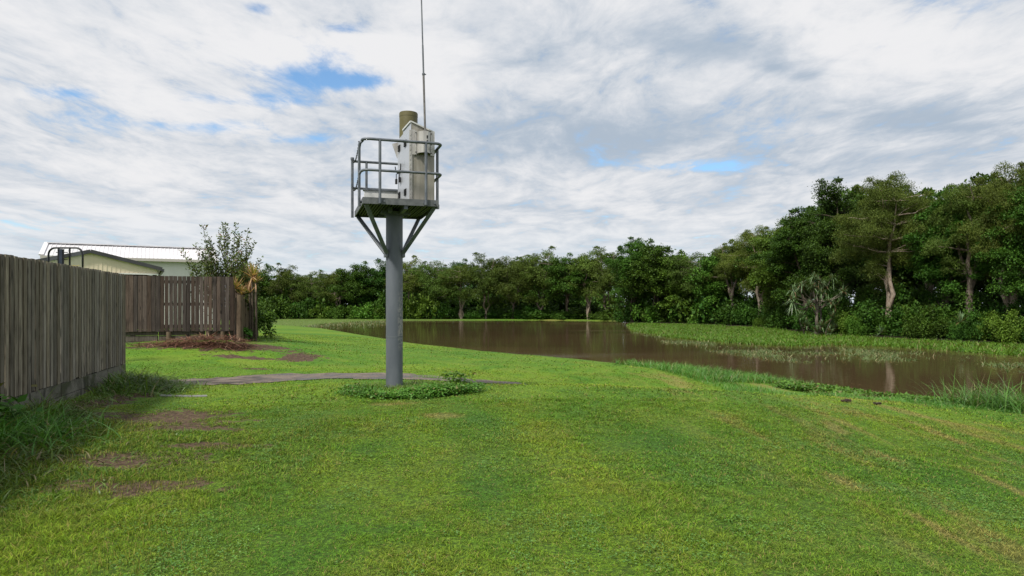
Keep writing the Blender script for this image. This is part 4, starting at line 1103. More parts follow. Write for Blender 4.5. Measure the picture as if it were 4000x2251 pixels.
# ------------------------------------------------------------------ trees: skeleton of limbs with leaf clumps spread through the crown
def limb(mb, a, b, r0, r1, wob, n=6, sides=6, sag=0.0):
    a, b = Vector(a), Vector(b); L = (b - a).length; path = []; rs = []
    for i in range(n + 1):
        t = i / n; q = a.lerp(b, t)
        if 0 < i < n: q += Vector((random.uniform(-1, 1), random.uniform(-1, 1), random.uniform(-.5, .5))) * wob * L
        q.z += sag * math.sin(t * math.pi) * L
        path.append(q); rs.append(r0 + (r1 - r0) * t ** .8)
    mb.tube(path, rs, sides, False); return path
def tree_meshes(name, Ht, Rc, base=0.25, stems=3, clumps=80, per=170, leaf=(.26, .10), kind='paper', tr=.28, bark=None, foliage=None, seed=1, flat=.75, low=0.0, pale=1.0):
    """returns trunk mesh builder and foliage arrays for one tree; unit is metres"""
    random.seed(seed); g = np.random.default_rng(seed)
    cz = Ht * (base + 1) / 2 + Ht * .03; hz = Ht * (1 - base) / 2
    tb = MB(); tips = []
    fork = Ht * (base * random.uniform(.55, .9))
    root_path = limb(tb, (0, 0, -.3), (random.uniform(-.1, .1) * fork, random.uniform(-.1, .1) * fork, fork), tr * 1.15, tr * .85, .02, 4, 9)
    top = root_path[-1]; nodes = []
    for s in range(stems):
        a = 2 * math.pi * (s + random.uniform(-.25, .25)) / stems
        rr = Rc * random.uniform(.12, .42) if stems > 1 else Rc * .1
        end = Vector((top.x + math.cos(a) * rr, top.y + math.sin(a) * rr, Ht * random.uniform(.78, .93)))
        start = root_path[-1] if stems < 4 else root_path[random.choice((0, 1, 2))]
        p = limb(tb, start, end, tr * (.75 if stems > 1 else .85), tr * .12, .035, 8, 7, random.uniform(-.02, .04))
        nodes += [(q, tr * .55 * (1 - i / 9) + .02) for i, q in enumerate(p) if i > 0]
    V = []; F = []; off = 0
    cl = []
    tries = 0
    lobes = [(random.uniform(0, 6.28), random.uniform(.55, 1.0), random.uniform(.1, .9)) for _ in range(9)]
    while len(cl) < clumps and tries < clumps * 60:
        tries += 1
        u = Vector((random.gauss(0, 1), random.gauss(0, 1), random.gauss(.12, 1))).normalized()
        r = random.uniform(0, 1) ** .42
        az = math.atan2(u.y, u.x)
        # uneven outline: lobes pull the crown in and out
        k = .80 + .20 * math.sin(az * 2 + lobes[0][0]) * abs(u.x + u.y) / 1.4 + .16 * math.sin(az * 5 + u.z * 4 + lobes[1][0]) + .10 * math.sin(u.z * 7 + lobes[2][0])
        c = Vector((u.x * Rc * r * k, u.y * Rc * r * k, cz + u.z * hz * r * min(1.0, k + .08)))
        if u.z > 0: c.x *= 1.0 - .25 * u.z * r; c.y *= 1.0 - .25 * u.z * r
        if u.z < -.55 and random.random() < .55 - low: continue
        if c.z < Ht * base * .7: continue
        if any((c - q).length < Rc * .17 for q in cl): continue
        cl.append(c)
    ncl = len(cl)
    for _ in range(int(clumps * .75)):
        c = random.choice(cl[:ncl]); o_ = Vector((c.x, c.y, c.z - cz))
        if o_.length < Rc * .45: continue
        cl.append(c + o_.normalized() * Rc * random.uniform(.05, .20) + Vector((random.uniform(-1, 1), random.uniform(-1, 1), random.uniform(-.4, .8))) * Rc * .12)
    for ci, c in enumerate(cl):
        small = ci >= ncl
        q, qr = min(nodes, key=lambda nn: (nn[0] - c).length + max(0, nn[0].z - c.z + .2) * 1.2)
        if random.random() < (.5 if small else .8):
            limb(tb, q, c, min(qr, .02 + .010 * (q - c).length * tr / .28 + .01), .012, .06, 5, 5, random.uniform(-.03, .08))
        rc = Rc * (random.uniform(.06, .12) if small else random.uniform(.13, .26))
        n = int(per * random.uniform(.6, 1.35) * (rc / (Rc * .2)))
        d = g.normal(size=(n, 3)); d /= np.linalg.norm(d, axis=1, keepdims=True)
        d[:, 2] = np.where(g.random(n) < .72, np.abs(d[:, 2]), d[:, 2])
        rad = g.uniform(0, 1, n)[:, None] ** .33
        pos = d * rad * rc * np.array([1.1, 1.1, flat]) 
        # sprays: pull leaves towards a few twig lines so the clump is broken up
        tw = g.normal(size=(9, 3)); tw[:, 2] = tw[:, 2] * .6 + (.3 if kind != 'paper' else -.1); tw /= np.linalg.norm(tw, axis=1, keepdims=True)
        ti = g.integers(0, 9, n); tt = g.uniform(.25, 1.25, n)[:, None] * rc
        pos2 = tw[ti] * tt * np.array([1.1, 1.1, flat]) + g.normal(size=(n, 3)) * rc * .13
        m = g.random(n)[:, None] < .38
        pos = np.where(m, pos2, pos) + np.array(c)
        if kind == 'paper':
            pos[:, 2] -= 0.25 * np.abs(g.normal(size=n)) * rc * (np.hypot(*(pos[:, :2] - np.array(c)[:2]).T) / rc) ** 2
            dr = g.normal(size=(n, 3)) * np.array([.7, .7, .35]); dr[:, 2] -= .75
            nn = d + g.normal(size=(n, 3)) * .6
        else:
            dr = d * .6 + g.normal(size=(n, 3)) * .7; dr[:, 2] -= .15
            nn = np.array([0, 0, 1.0]) + d * .7 + g.normal(size=(n, 3)) * .45
        ls = g.uniform(.6, 1.4, n)
        v, f = leaves(pos, dr, leaf[0] * ls, leaf[1] * ls, nn)
        V.append(v); F.append(f + off); off += len(v)
    fm = npmesh(name + '_crown', np.vstack(V), np.vstack(F), foliage)
    tm = bpy.data.meshes.new(name + '_trunk'); tm.from_pydata(tb.v, [], tb.f); tm.polygons.foreach_set('use_smooth', tb.sm); tm.materials.append(bark); tm.update()
    return tm, fm, Ht, Rc
def bush_mesh(name, Rb, Hb, clumps, per, leaf, foliage, seed, spiky=False):
    random.seed(seed); g = np.random.default_rng(seed); V = []; F = []; off = 0
    for c_ in range(clumps):
        a = random.uniform(0, 6.28); r = random.uniform(0, 1) ** .5; e = random.uniform(0, 1)
        c = np.array([math.cos(a) * r * Rb, math.sin(a) * r * Rb, Hb * (.12 + .8 * e * math.sqrt(max(0.02, 1 - r * r * .85)))])
        rc = min(Rb, Hb) * random.uniform(.2, .38); n = int(per * random.uniform(.6, 1.4))
        d = g.normal(size=(n, 3)); d /= np.linalg.norm(d, axis=1, keepdims=True)
        tw = g.normal(size=(7, 3)); tw[:, 2] += .5; tw /= np.linalg.norm(tw, axis=1, keepdims=True); ti = g.integers(0, 7, n)
        pos = np.where(g.random(n)[:, None] < .6, tw[ti] * g.uniform(.3, 1.3, n)[:, None] * rc + g.normal(size=(n, 3)) * rc * .15, d * g.uniform(0, 1, n)[:, None] ** .45 * rc) + c
        pos[:, 2] = np.maximum(pos[:, 2], .02)
        dr = d * .6 + g.normal(size=(n, 3)) * .6; nn = np.array([0, 0, 1.0]) + d * .7 + g.normal(size=(n, 3)) * .45
        ls = g.uniform(.6, 1.4, n)
        v, f = leaves(pos, dr, leaf[0] * ls, leaf[1] * ls, nn)
        V.append(v); F.append(f + off); off += len(v)
    return npmesh(name, np.vstack(V), np.vstack(F), foliage)

TREES = {
    # distant kinds
    'pA': tree_meshes('pA', 12, 4.8, .17, 3, 62, 330, (.23, .085), 'paper', .20, M_bark_mid, M_paper, 11, .75, .1),
    'pB': tree_meshes('pB', 12, 4.2, .22, 4, 52, 330, (.23, .085), 'paper', .22, M_bark_pale, M_paper, 12, .75, .0),
    'pC': tree_meshes('pC', 12, 5.2, .15, 2, 66, 330, (.23, .085), 'paper', .22, M_bark_mid, M_paper, 13, .7, .2),
    'bA': tree_meshes('bA', 10, 4.2, .12, 2, 66, 310, (.22, .13), 'broad', .24, M_bark_dark, M_broad, 14, .8, .4),
    'bB': tree_meshes('bB', 10, 4.6, .14, 3, 70, 310, (.22, .13), 'broad', .24, M_bark_dark, M_broad, 15, .8, .4),
    'vA': tree_meshes('vA', 9, 4.0, .08, 2, 66, 310, (.22, .13), 'broad', .22, M_bark_dark, M_vine, 16, .85, .5),
    # nearer kinds, finer leaves
    'PA': tree_meshes('PA', 15, 5.0, .26, 3, 92, 980, (.15, .05), 'paper', .38, M_bark_pale, M_paper, 21, .75, .05),
    'PB': tree_meshes('PB', 14, 4.4, .34, 3, 66, 880, (.15, .05), 'paper', .32, M_bark_mid, M_paper, 22, .75, .0),
    'BA': tree_meshes('BA', 12, 4.4, .12, 2, 84, 700, (.155, .09), 'broad', .28, M_bark_dark, M_broad, 23, .8, .35),
    'BB': tree_meshes('BB', 12, 4.0, .16, 3, 76, 700, (.155, .09), 'broad', .28, M_bark_dark, M_broad, 24, .8, .3),
    'VA': tree_meshes('VA', 9, 3.8, .06, 2, 80, 620, (.15, .09), 'broad', .22, M_bark_dark, M_vine, 25, .85, .5),
}
ORD = 'first second third fourth fifth sixth seventh eighth ninth tenth eleventh twelfth thirteenth fourteenth fifteenth sixteenth seventeenth eighteenth nineteenth twentieth'.split()
def ordw(i): return ORD[i] if i < 20 else 'twenty-' + ORD[i - 20] if i < 29 else 'thirty-' + ORD[i - 30] if i > 29 else 'thirtieth'
TN = {'p': 'paperbark_tree', 'P': 'paperbark_tree', 'b': 'broadleaf_tree', 'B': 'broadleaf_tree', 'v': 'vine_covered_tree', 'V': 'vine_covered_tree'}
def plant_tree(key, px, Y, top, label, group, wide=1.0, rz=None, zg=None):
    """stand a tree in picture column px at distance Y with its top seen at picture height `top`"""
    tm, fm, Ht, Rc = TREES[key]
    x = (px - 1288) / FPX * Y; z = Hs(x, Y) if zg is None else zg
    h = EYE + (770 - top) / FPX * Y - z
    s = h / (Ht * 1.02)
    root = empty(TN[key[0]], (x, Y, z), random.uniform(0, 6.28) if rz is None else rz)
    tag(root, label, 'tree', group)
    for nm, me in (('trunk', tm), ('crown', fm)):
        o = bpy.data.objects.new(nm, me); o.scale = (s * wide, s * wide, s); link(o, root)
    return root
random.seed(99)
G1 = 'trees along the far shore'; G2 = 'tall trees beyond the marsh on the right'; G3 = 'trees filling the wood behind the shore'
FARSH = [  # key, px, Y, top, wide, label
    ('bA', 668, 140, 672, 1.1, 'dense green tree on the far shore just right of the low post fence'),
    ('pA', 722, 138, 668, 1.2, 'olive paperbark on the far shore, second from the post fence'),
    ('pC', 790, 137, 672, 1.2, 'broad olive paperbark above the left tip of the water'),
    ('pB', 850, 135, 674, 1.1, 'thin paperbark with pale bare branches between the fence and the pole'),
    ('bB', 905, 133, 664, 1.1, 'dark rounded tree two places left of the grey pole on the far shore'),
    ('bA', 958, 133, 660, 1.1, 'dark tree with its crown partly behind the left side of the pole'),
    ('pA', 1030, 131, 650, 1.1, 'olive tree directly right of the grey pole'),
    ('pC', 1096, 130, 645, 1.2, 'rounded olive tree one place right of the pole'),
    ('pB', 1160, 129, 660, 1.1, 'pale-stemmed paperbark beside the dark gap at the water edge'),
    ('pA', 1222, 129, 640, 1.2, 'paperbark rising over the middle of the far shore, left of the tall group'),
    ('pC', 1290, 129, 632, 1.2, 'highest wide paperbark in the middle of the far shore'),
    ('pA', 1362, 128, 628, 1.2, 'multi-stemmed paperbark at the water with white lower trunks'),
    ('bB', 1425, 126, 645, 1.1, 'dark green tree in the dip of the skyline right of the middle'),
    ('pB', 1480, 124, 626, 1.2, 'slender paperbark with open crown against the sky'),
    ('pA', 1525, 121, 624, 1.1, 'slender paperbark left of the peaked dark tree'),
]
for k, px, Y, top, wd, lb in FARSH: plant_tree(k, px, Y, top, lb, G1, wd)
RIGHT = [
    ('BA', 1592, 107, 606, 1.1, 'dark tree with a small peaked top where the marsh begins'),
    ('bB', 1650, 103.5, 612, 1.1, 'dark bushy tree right of the peaked tree'),
    ('vA', 1700, 101, 640, 1.2, 'low green tree in the notch of the skyline above the left marsh'),
    ('pC', 1760, 97.5, 618, 1.1, 'olive tree above the marsh right of the skyline notch'),
    ('vA', 1800, 94.5, 640, 1.1, 'bright leafy tree standing at the back edge of the marsh'),
    ('PB', 1850, 90.5, 596, 1.1, 'olive paperbark whose crown starts the climb of the skyline'),
    ('PA', 1915, 85, 566, 1.05, 'feathery paperbark with pale twigs left of the dark leafy tree'),
    ('VA', 1985, 75.5, 560, 1.1, 'grey-green leafy tree behind the left side of the pandanus'),
    ('BB', 2030, 70.5, 512, 1.1, 'tall dark-leaved tree above the pandanus'),
    ('BA', 2105, 65.5, 468, .9, 'dark tall tree at the left shoulder of the great paperbark'),
    ('PA', 2238, 57.5, 432, .95, 'great paperbark with a thick pale trunk, the tallest in the middle of the right wood'),
    ('PB', 2330, 57, 488, 1.0, 'olive paperbark just right of the great pale-trunked one'),
    ('BB', 2385, 54, 492, 1.1, 'dark tree under the dip of the skyline near the right edge'),
    ('PB', 2440, 52, 440, 1.0, 'open-crowned paperbark left of the tree at the right edge'),
    ('PA', 2545, 49.5, 405, .95, 'tall paperbark with forked pale trunk at the right edge'),
    ('BA', 2620, 47, 440, 1.0, 'dark tree cut by the right edge of the view'),
]
for k, px, Y, top, wd, lb in RIGHT: plant_tree(k, px, Y, top, lb, G2, wd)
# second rank deeper in the wood: only tops and gaps between the front trees show
BACK = []
for i in range(15): BACK.append((random.choice(['pA', 'pC', 'bA', 'bB']), 640 + i * 66 + random.uniform(-14, 14), random.uniform(150, 162), None))
sky_line = [(640, 676), (800, 676), (900, 668), (1000, 655), (1100, 655), (1230, 645), (1300, 638), (1400, 645), (1480, 634), (1560, 645), (1600, 625), (1700, 645), (1800, 625), (1900, 590), (2000, 560), (2100, 490), (2200, 465), (2350, 490), (2450, 465), (2600, 440)]
def skyl(px):
    for (a, ya), (b, yb) in zip(sky_line, sky_line[1:]):
        if a <= px <= b: return ya + (yb - ya) * (px - a) / (b - a)
    return sky_line[0][1] if px < 640 else sky_line[-1][1]
for i in range(17): 
    px = 1620 + i * 62; Y = 128 - (px - 1620) * .062 + random.uniform(-4, 4)
    BACK.append((random.choice(['pA', 'bA', 'bB', 'pC']), px, Y, None))
for i, px in enumerate((1960, 2070, 2160, 2270, 2340, 2420, 2500, 2590)):
    BACK.append((random.choice(['bA', 'bB', 'bA']), px, 86 - (px - 1960) * .032, None))
rows = {0: 'rear row behind the far shore', 1: 'rear row deep in the right wood', 2: 'middle row inside the right wood'}
cnt = [0, 0, 0]
for i_, (k, px, Y, _) in enumerate(BACK):
    r_ = 0 if i_ < 15 else 1 if i_ < 32 else 2
    plant_tree(k, px, Y, skyl(px) + random.uniform(2, 22), '%s tree from the left in the %s, mostly hidden' % (ordw(cnt[r_]), rows[r_]), 'trees of the ' + rows[r_], 1.1)
    cnt[r_] += 1

# understorey shrubs along the foot of the wood
BUSH = {
    'a': bush_mesh('low_bush_a', 2.6, 3.0, 34, 110, (.34, .18), M_broad, 31),
    'b': bush_mesh('low_bush_b', 2.8, 2.6, 34, 110, (.32, .18), M_vine, 32),
    'A': bush_mesh('near_bush_a', 2.3, 2.8, 36, 430, (.15, .095), M_broad, 33),
    'B': bush_mesh('near_bush_b', 2.4, 2.5, 36, 430, (.15, .095), M_vine, 34),
}
def bush(key, px, Y, sc, label, group, hs=1.0):
    x = (px - 1288) / FPX * Y
    o = bpy.data.objects.new('bush', BUSH[key]); o.location = (x, Y, Hs(x, Y) - .1); o.rotation_euler = (0, 0, random.uniform(0, 6.28)); o.scale = (sc, sc, sc * hs)
    link(o); tag(o, label, 'bush', group); return o
def shore_Y(px):   # distance of the wood's foot in a picture column
    t = [(640, 131), (900, 129), (1288, 127), (1500, 121), (1560, 112), (1600, 104), (1700, 98), (1800, 91), (1900, 84), (1960, 76), (2050, 63.5), (2200, 56), (2400, 49.5), (2576, 45.8), (2700, 43)]
    for (a, ya), (b, yb) in zip(t, t[1:]):
        if a <= px <= b: return ya + (yb - ya) * (px - a) / (b - a)
    return t[-1][1]
for i in range(24):
    px = 655 + i * 38 + random.uniform(-8, 8)
    if px < 1130: side, hs = 'left of the pole' if px < 985 else 'right of the pole', random.uniform(.9, 1.5)
    else: side, hs = 'in the middle', random.uniform(.45, .85)
    bush('b' if random.random() < .5 and px < 1150 else 'a', px, shore_Y(px) + (random.uniform(-.5, 2.5) if px < 1150 else random.uniform(1.5, 6)), random.uniform(.8, 1.4),
         '%s leafy bush from the left in the row along the far shore' % ordw(i), 'bushes along the far shore', hs)
for i, px in enumerate((1592, 1640, 1668, 1735, 1790, 1862, 1935, 1972, 2118, 2150, 2182, 2300, 2345, 2395, 2450, 2490, 2530, 2575, 2630)):
    Y = shore_Y(px) + (random.uniform(.3, 1.5) if i in (8, 9, 10, 12, 14, 16, 17) else random.uniform(2.5, 5)); nr = px > 1880
    k = random.choice('AB' if nr else 'ab')
    bush(k, px, Y, random.uniform(.8, 1.15) * (.72 if nr else 1.0), '%s leafy bush from the left at the foot of the wood behind the marsh' % ordw(i), 'bushes behind the marsh', random.uniform(.7, 1.25))
for i in range(13):
    px = 1600 + i * 82 + random.uniform(-15, 15)
    bush('a' if px < 1900 else 'A', px, shore_Y(px) + (random.uniform(5, 8) if px < 1900 else random.uniform(3.5, 6)), 1.7 if px < 1900 else 1.3, '%s dark bush from the left in the shade inside the right wood' % ordw(i), 'bushes inside the wood', 1.1)
for i in range(14):
    px = 660 + i * 66 + random.uniform(-15, 15)
    bush('a', px, 140 + random.uniform(-2, 4), 2.3, '%s dark bush from the left deep in the shade behind the far shore' % ordw(i), 'bushes deep behind the far shore', 1.0)

# ------------------------------------------------------------------ sword-leaved plants
def rosette(g, c, up, n, L, W, droop, spread=1.0):
    """n long leaves from one point, arching over; 3 quads each"""
    a = g.uniform(0, 2 * np.pi, n); el = np.pi / 2 - np.abs(g.normal(0, .75, n)) * spread
    el = np.clip(el, -.9, 1.5)
    d = np.stack([np.cos(a) * np.cos(el), np.sin(a) * np.cos(el), np.sin(el)], 1) + np.array(up) * .3
    d /= np.linalg.norm(d, axis=1, keepdims=True)
    side = np.cross(d, [0, 0, 1.0]); side /= np.linalg.norm(side, axis=1, keepdims=True) + 1e-6
    LL = L * g.uniform(.6, 1.15, n)[:, None]; k = 3
    V = np.empty((n, 2 * (k + 1), 3)); dr = droop * g.uniform(.4, 1.5, n)[:, None]
    for i in range(k + 1):
        t = i / k; p = np.array(c) + d * LL * t - np.array([0, 0, 1.0]) * dr * LL * t * t * .8
        w_ = W * (.55 + .45 * min(1, t * 4)) * (1 - t ** 2.2 * .95) * .5
        V[:, 2 * i] = p - side * w_; V[:, 2 * i + 1] = p + side * w_
    b = np.arange(n)[:, None] * (2 * (k + 1))
    F = np.stack([b + np.array([[2 * i, 2 * i + 1, 2 * i + 3, 2 * i + 2]]) for i in range(k)], 1).reshape(-1, 4)
    return V.reshape(-1, 3), F
def pandanus():
    Y = 60.5; c0 = at(2052, Y, 0); x0, y0 = c0.x, c0.y; zg = Hs(x0, y0); s = Y / FPX
    root = empty('pandanus', (x0, y0, zg)); tag(root, 'pandanus with forking limbs and tufts of long drooping leaves behind the marsh', 'pandanus')
    g = np.random.default_rng(41); random.seed(41); tb = MB(); V = []; F = []; off = 0
    def L(px, py, dy=0): return Vector(((px - 2052) * s, dy, EYE + (770 - py) * s - zg))
    fork = L(2056, 758); limb(tb, (0, 0, -.2), fork, .16, .12, .02, 6, 8)
    limb(tb, (.5, .3, -.2), L(2068, 770, .4), .10, .07, .03, 5, 7)
    tips = [(2042, 702, 0), (2062, 712, .6), (2010, 722, -.3), (1998, 735, .4), (2118, 742, 0), (2105, 738, -.8), (1988, 760, -.2), (2030, 728, -.9), (2080, 725, .9), (2070, 765, -.7),
            (2020, 772, -.9), (2000, 778, .5), (2096, 765, .5), (2045, 745, -1.2), (2100, 705, .8), (2000, 800, -.8), (2080, 800, -.9), (2015, 820, -.7), (2050, 822, -1.0), (2085, 826, -.6), (2035, 835, -1.3), (2065, 838, -1.3)]
    for (px, py, dy) in tips:
        q = L(px, py, dy)
        if py < 790:
            mid = fork.lerp(q, .5) + Vector((0, 0, -.35)); st = fork if random.random() < .6 else fork * random.uniform(.6, .9)
            pth = [st.lerp(mid, t / 3) for t in range(3)] + [mid.lerp(q, t / 3) for t in range(4)]
            tb.tube([p + Vector((random.uniform(-.04, .04), random.uniform(-.04, .04), random.uniform(-.05, .05))) for p in pth], [.06 - .004 * i for i in range(7)], 6, False)
        elif py < 815: limb(tb, (q.x * .5, q.y * .3, 0), q, .06, .05, .04, 4, 6)
        v, f = rosette(g, q - Vector((0, .35, 0)), (0, 0, .3), 80, 1.15 if py < 800 else 1.0, .10, .85 if py < 800 else .5)
        V.append(v); F.append(f + off); off += len(v)
    part_t = tb.build('trunk', mat_bark('pandanus_bark', (.11, .095, .075), (.2, .175, .14), (.06, .05, .04)), root)
    o = mesh_obj('leaves', npmesh('pandanus_leaves', np.vstack(V), np.vstack(F), M_pand), root)
pandanus()
def spiky(px, py, Y, L, n, name, label, cat, m, W=.06, group=None, droop=.3, z=None, h=0.0):
    g = np.random.default_rng(int(px * 7 + py)); p = at(px, Y, py=py)
    if z is not None: p.z = z
    root = empty(name, tuple(p)); tag(root, label, cat, group)
    v, f = rosette(g, (0, 0, h), (0, 0, .3), n, L, W, droop, 1.1)
    mesh_obj('leaves', npmesh(name + '_leaves', v, f, m), root)
    if h > .1: MB().tube([(0, 0, -.1), (.02, 0, h * .5), (0, 0, h)], [.05, .04, .035], 7).build('stem', M_bark_dark, root)
    return root
spiky(2416, 812, 48.3, 1.15, 46, 'spiky_plant', 'blue-green spiky rosette among bushes under the open-crowned paperbark', 'spiky plant', M_pand, .07)
spiky(2215, 838, 54.6, .75, 34, 'spiky_plant', 'small pale spiky tuft at the marsh edge left of the great paperbark trunk', 'spiky plant', M_pand, .05, None, .15)
# orange spiky plants and leafy shrub by the fence corner
for (px, py, L, lb) in ((634, 697, .62, 'orange spiky plant highest beside the shrub at the fence corner'), (643, 712, .42, 'orange spiky plant rightmost at the fence corner'),
                        (628, 738, .45, 'yellow-orange spiky plant low over the post fence'), (593, 728, .50, 'yellowish spiky plant between the picket fence end and the post fence'), (608, 742, .40, 'small orange spiky plant just above the first round post')):
    p = at(px, 22.9, py=py); r = spiky(px, py, 22.9, L * 1.0, 70, 'spiky_plant', lb, 'spiky plant', M_brom, .04, 'orange spiky plants at the fence corner', .25, .4, p.z - .4)
# the leafy shrub above the picket fence: upright shoots with single leaves
def fence_shrub():
    Y = 24.0; x0 = at(568, Y, 0).x; zg = .4; s = Y / FPX
    root = empty('tall_shrub', (x0, Y, zg)); tag(root, 'airy leafy shrub with upright shoots rising behind the dark picket fence', 'shrub')
    g = np.random.default_rng(5); random.seed(5); tb = MB(); C_, D_ = [], []
    def L(px, py, dy=0): return Vector(((px - 568) * s, dy, EYE + (770 - py) * s - zg))
    limb(tb, (0, 0, -.1), (0, 0, .9), .06, .05, .02, 3, 7)
    tips = [(528, 572), (538, 580), (547, 592), (563, 585), (574, 566), (584, 569), (596, 562), (590, 590), (611, 574), (612, 590), (618, 600), (612, 622), (484, 632), (492, 622), (505, 615), (516, 640), (640, 648), (634, 662), (645, 672), (625, 672), (500, 652),
            (555, 612), (600, 615), (520, 605), (575, 600), (532, 622), (590, 630), (560, 640), (545, 655), (605, 650), (620, 640), (575, 660), (510, 668), (530, 675), (595, 680), (615, 690), (560, 690), (580, 700), (540, 695), (605, 705), (496, 680)]
    for (px, py) in tips + [(568 + (px - 568) * random.uniform(.5, 1) + random.uniform(-14, 14), py + random.uniform(20, 60)) for px, py in tips] + [(random.uniform(505, 640), random.uniform(640, 742)) for _ in range(85)] + [(random.uniform(595, 650), random.uniform(665, 745)) for _ in range(55)]:
        q = L(px, py, random.uniform(-.8, .8)); b0 = Vector((q.x * .30, q.y * .5, max(.7, q.z - random.uniform(.8, 1.5))))
        if b0.z > q.z: b0.z = q.z - .3
        mid = b0.lerp(q, .55) + Vector((q.x * .18, 0, -.05))
        pth = [b0.lerp(mid, t / 4) for t in range(4)] + [mid.lerp(q, t / 5) for t in range(6)]
        tb.tube(pth, [.012 - .0009 * i for i in range(len(pth))], 5, False)
        Ls = (q - b0).length; nn = int(34 * Ls) + 7
        for k in range(nn):
            t = .25 + .75 * (k + random.random()) / nn; e = t * (len(pth) - 1); i = min(int(e), len(pth) - 2)
            p = pth[i].lerp(pth[i + 1], e - i); a = random.uniform(0, 6.28)
            d = Vector((math.cos(a), math.sin(a), random.uniform(.2, 1.1)))
            C_.append(tuple(p + Vector((random.uniform(-.08, .08), random.uniform(-.08, .08), random.uniform(-.05, .05))))); D_.append(tuple(d))
    tb.build('branches', M_bark_dark, root)
    n = len(C_); v, f = leaves(np.array(C_), np.array(D_), g.uniform(.08, .15, n), g.uniform(.035, .055, n))
    mesh_obj('foliage', npmesh('shrub_foliage', v, f, M_shrubleaf), root)
fence_shrub()
o = mesh_obj('creeper', bush_mesh('creeper_mesh', .75, 1.75, 30, 150, (.09, .06), M_broad, 51), None, (at(646, 27.5, 0).x, 27.5, .35)); tag(o, 'dark creeper spilling over the far end of the round-post fence', 'creeper')
o = mesh_obj('weed', bush_mesh('weed_mesh', .25, .5, 9, 30, (.09, .05), M_weed, 52), None, (at(616, 22.6, 0).x, 22.6, Hs(at(616, 22.6, 0).x, 22.6))); tag(o, 'small green weed growing between the round fence posts', 'weed')

# ------------------------------------------------------------------ ground cover (stuff)
def in_poly_scatter(poly, n):
    P_ = np.array(poly); lo, hi = P_.min(0), P_.max(0); k = int(n * 3)
    x = rng.uniform(lo[0], hi[0], k); y = rng.uniform(lo[1], hi[1], k); m = inpoly(x, y, poly); return x[m][:n], y[m][:n]
def grass_stuff(name, label, x, y, L, W, m, tilt=(.1, .7), bend=(.3, 1.0), segs=3, z=None, cat='grass', up=0.0):
    n = len(x); zz = (H(x, y) if z is None else np.full(n, z)) + up
    a = rng.uniform(0, 2 * np.pi, n); tl = rng.uniform(*tilt, n)
    lean = np.stack([np.cos(a) * np.sin(tl), np.sin(a) * np.sin(tl), np.cos(tl)], 1)
    V, F, _ = blades(np.stack([x, y, zz - .01], 1), lean, L, W, rng.uniform(*bend, n), segs)
    return tag(mesh_obj(name, npmesh(name, V, F, m)), label, cat, kind='stuff')
g2 = lambda px, py, z=-1.0: gp(px, py, z)
MARSH = [g2(1575, 818), g2(1590, 834), g2(1640, 842), g2(1690, 851), g2(1780, 859), g2(1880, 867), g2(1990, 872), g2(2080, 869), g2(2200, 872), g2(2320, 878), g2(2440, 888), g2(2600, 900), (36, 30), (52, 30),
         (36, 44), (33.6, 46.5), (31.5, 50), (29.2, 55), (28, 62), (28.6, 72), (29.5, 80), (27, 88), (23.5, 95), (19, 101)]
x, y = in_poly_scatter(MARSH, 60000)
keep = (fnoise(x, y, .35, 11) > .34) | (rng.random(len(x)) < .3); x, y = x[keep], y[keep]
grass_stuff('marsh_reeds', 'dense bright green reeds standing in the shallow water before the right wood', x, y, rng.uniform(.16, .42, len(x)) * (.7 + .6 * fnoise(x, y, .3, 12)), .060, M_reed, (.05, .8), (.3, 1.1), 3, WATER, 'reeds')
SPARSE = [g2(1590, 836), g2(1700, 872), g2(1850, 895), g2(1950, 908), g2(2050, 915), g2(2160, 918), g2(2260, 912), g2(2360, 905), g2(2450, 915), g2(2600, 945), g2(2620, 915), g2(2440, 900), g2(2320, 886), g2(2080, 876), g2(1880, 876), g2(1690, 852)]
x, y = in_poly_scatter(SPARSE, 16000); keep = (fnoise(x, y, .55, 13) + .3 * fnoise(x, y, 1.7, 14) > .82) | (rng.random(len(x)) < .04); x, y = x[keep], y[keep]
grass_stuff('sparse_reeds', 'thin scattered reeds breaking the water in front of the marsh', x, y, rng.uniform(.12, .32, len(x)), .035, M_reed_dull, (.2, 1.2), (.4, 1.2), 2, WATER, 'reeds')
FLAT = [(-26, 76), (-23.5, 86), (-22, 100), (-18, 118), (-30, 124), (-45, 124), (-50, 78)]
x, y = in_poly_scatter(FLAT, 14000); grass_stuff('flooded_grass', 'flooded dull grass at the far left tip of the water', x, y, rng.uniform(.15, .35, len(x)), .07, M_reed_dull, (.2, 1.0), (.3, 1.0), 2, -.98)
x, y = in_poly_scatter([(-25, 77), (-20, 76), (-16.5, 82), (-15, 90), (-18, 104), (-21, 112), (-24, 96)], 1500); k = fnoise(x, y, .4, 21) > .5
grass_stuff('flooded_grass', 'sparse dark grass tips in the water near its left tip', x[k], y[k], .25, .05, M_reed_dull, (.2, 1.0), (.3, 1.0), 2, WATER)
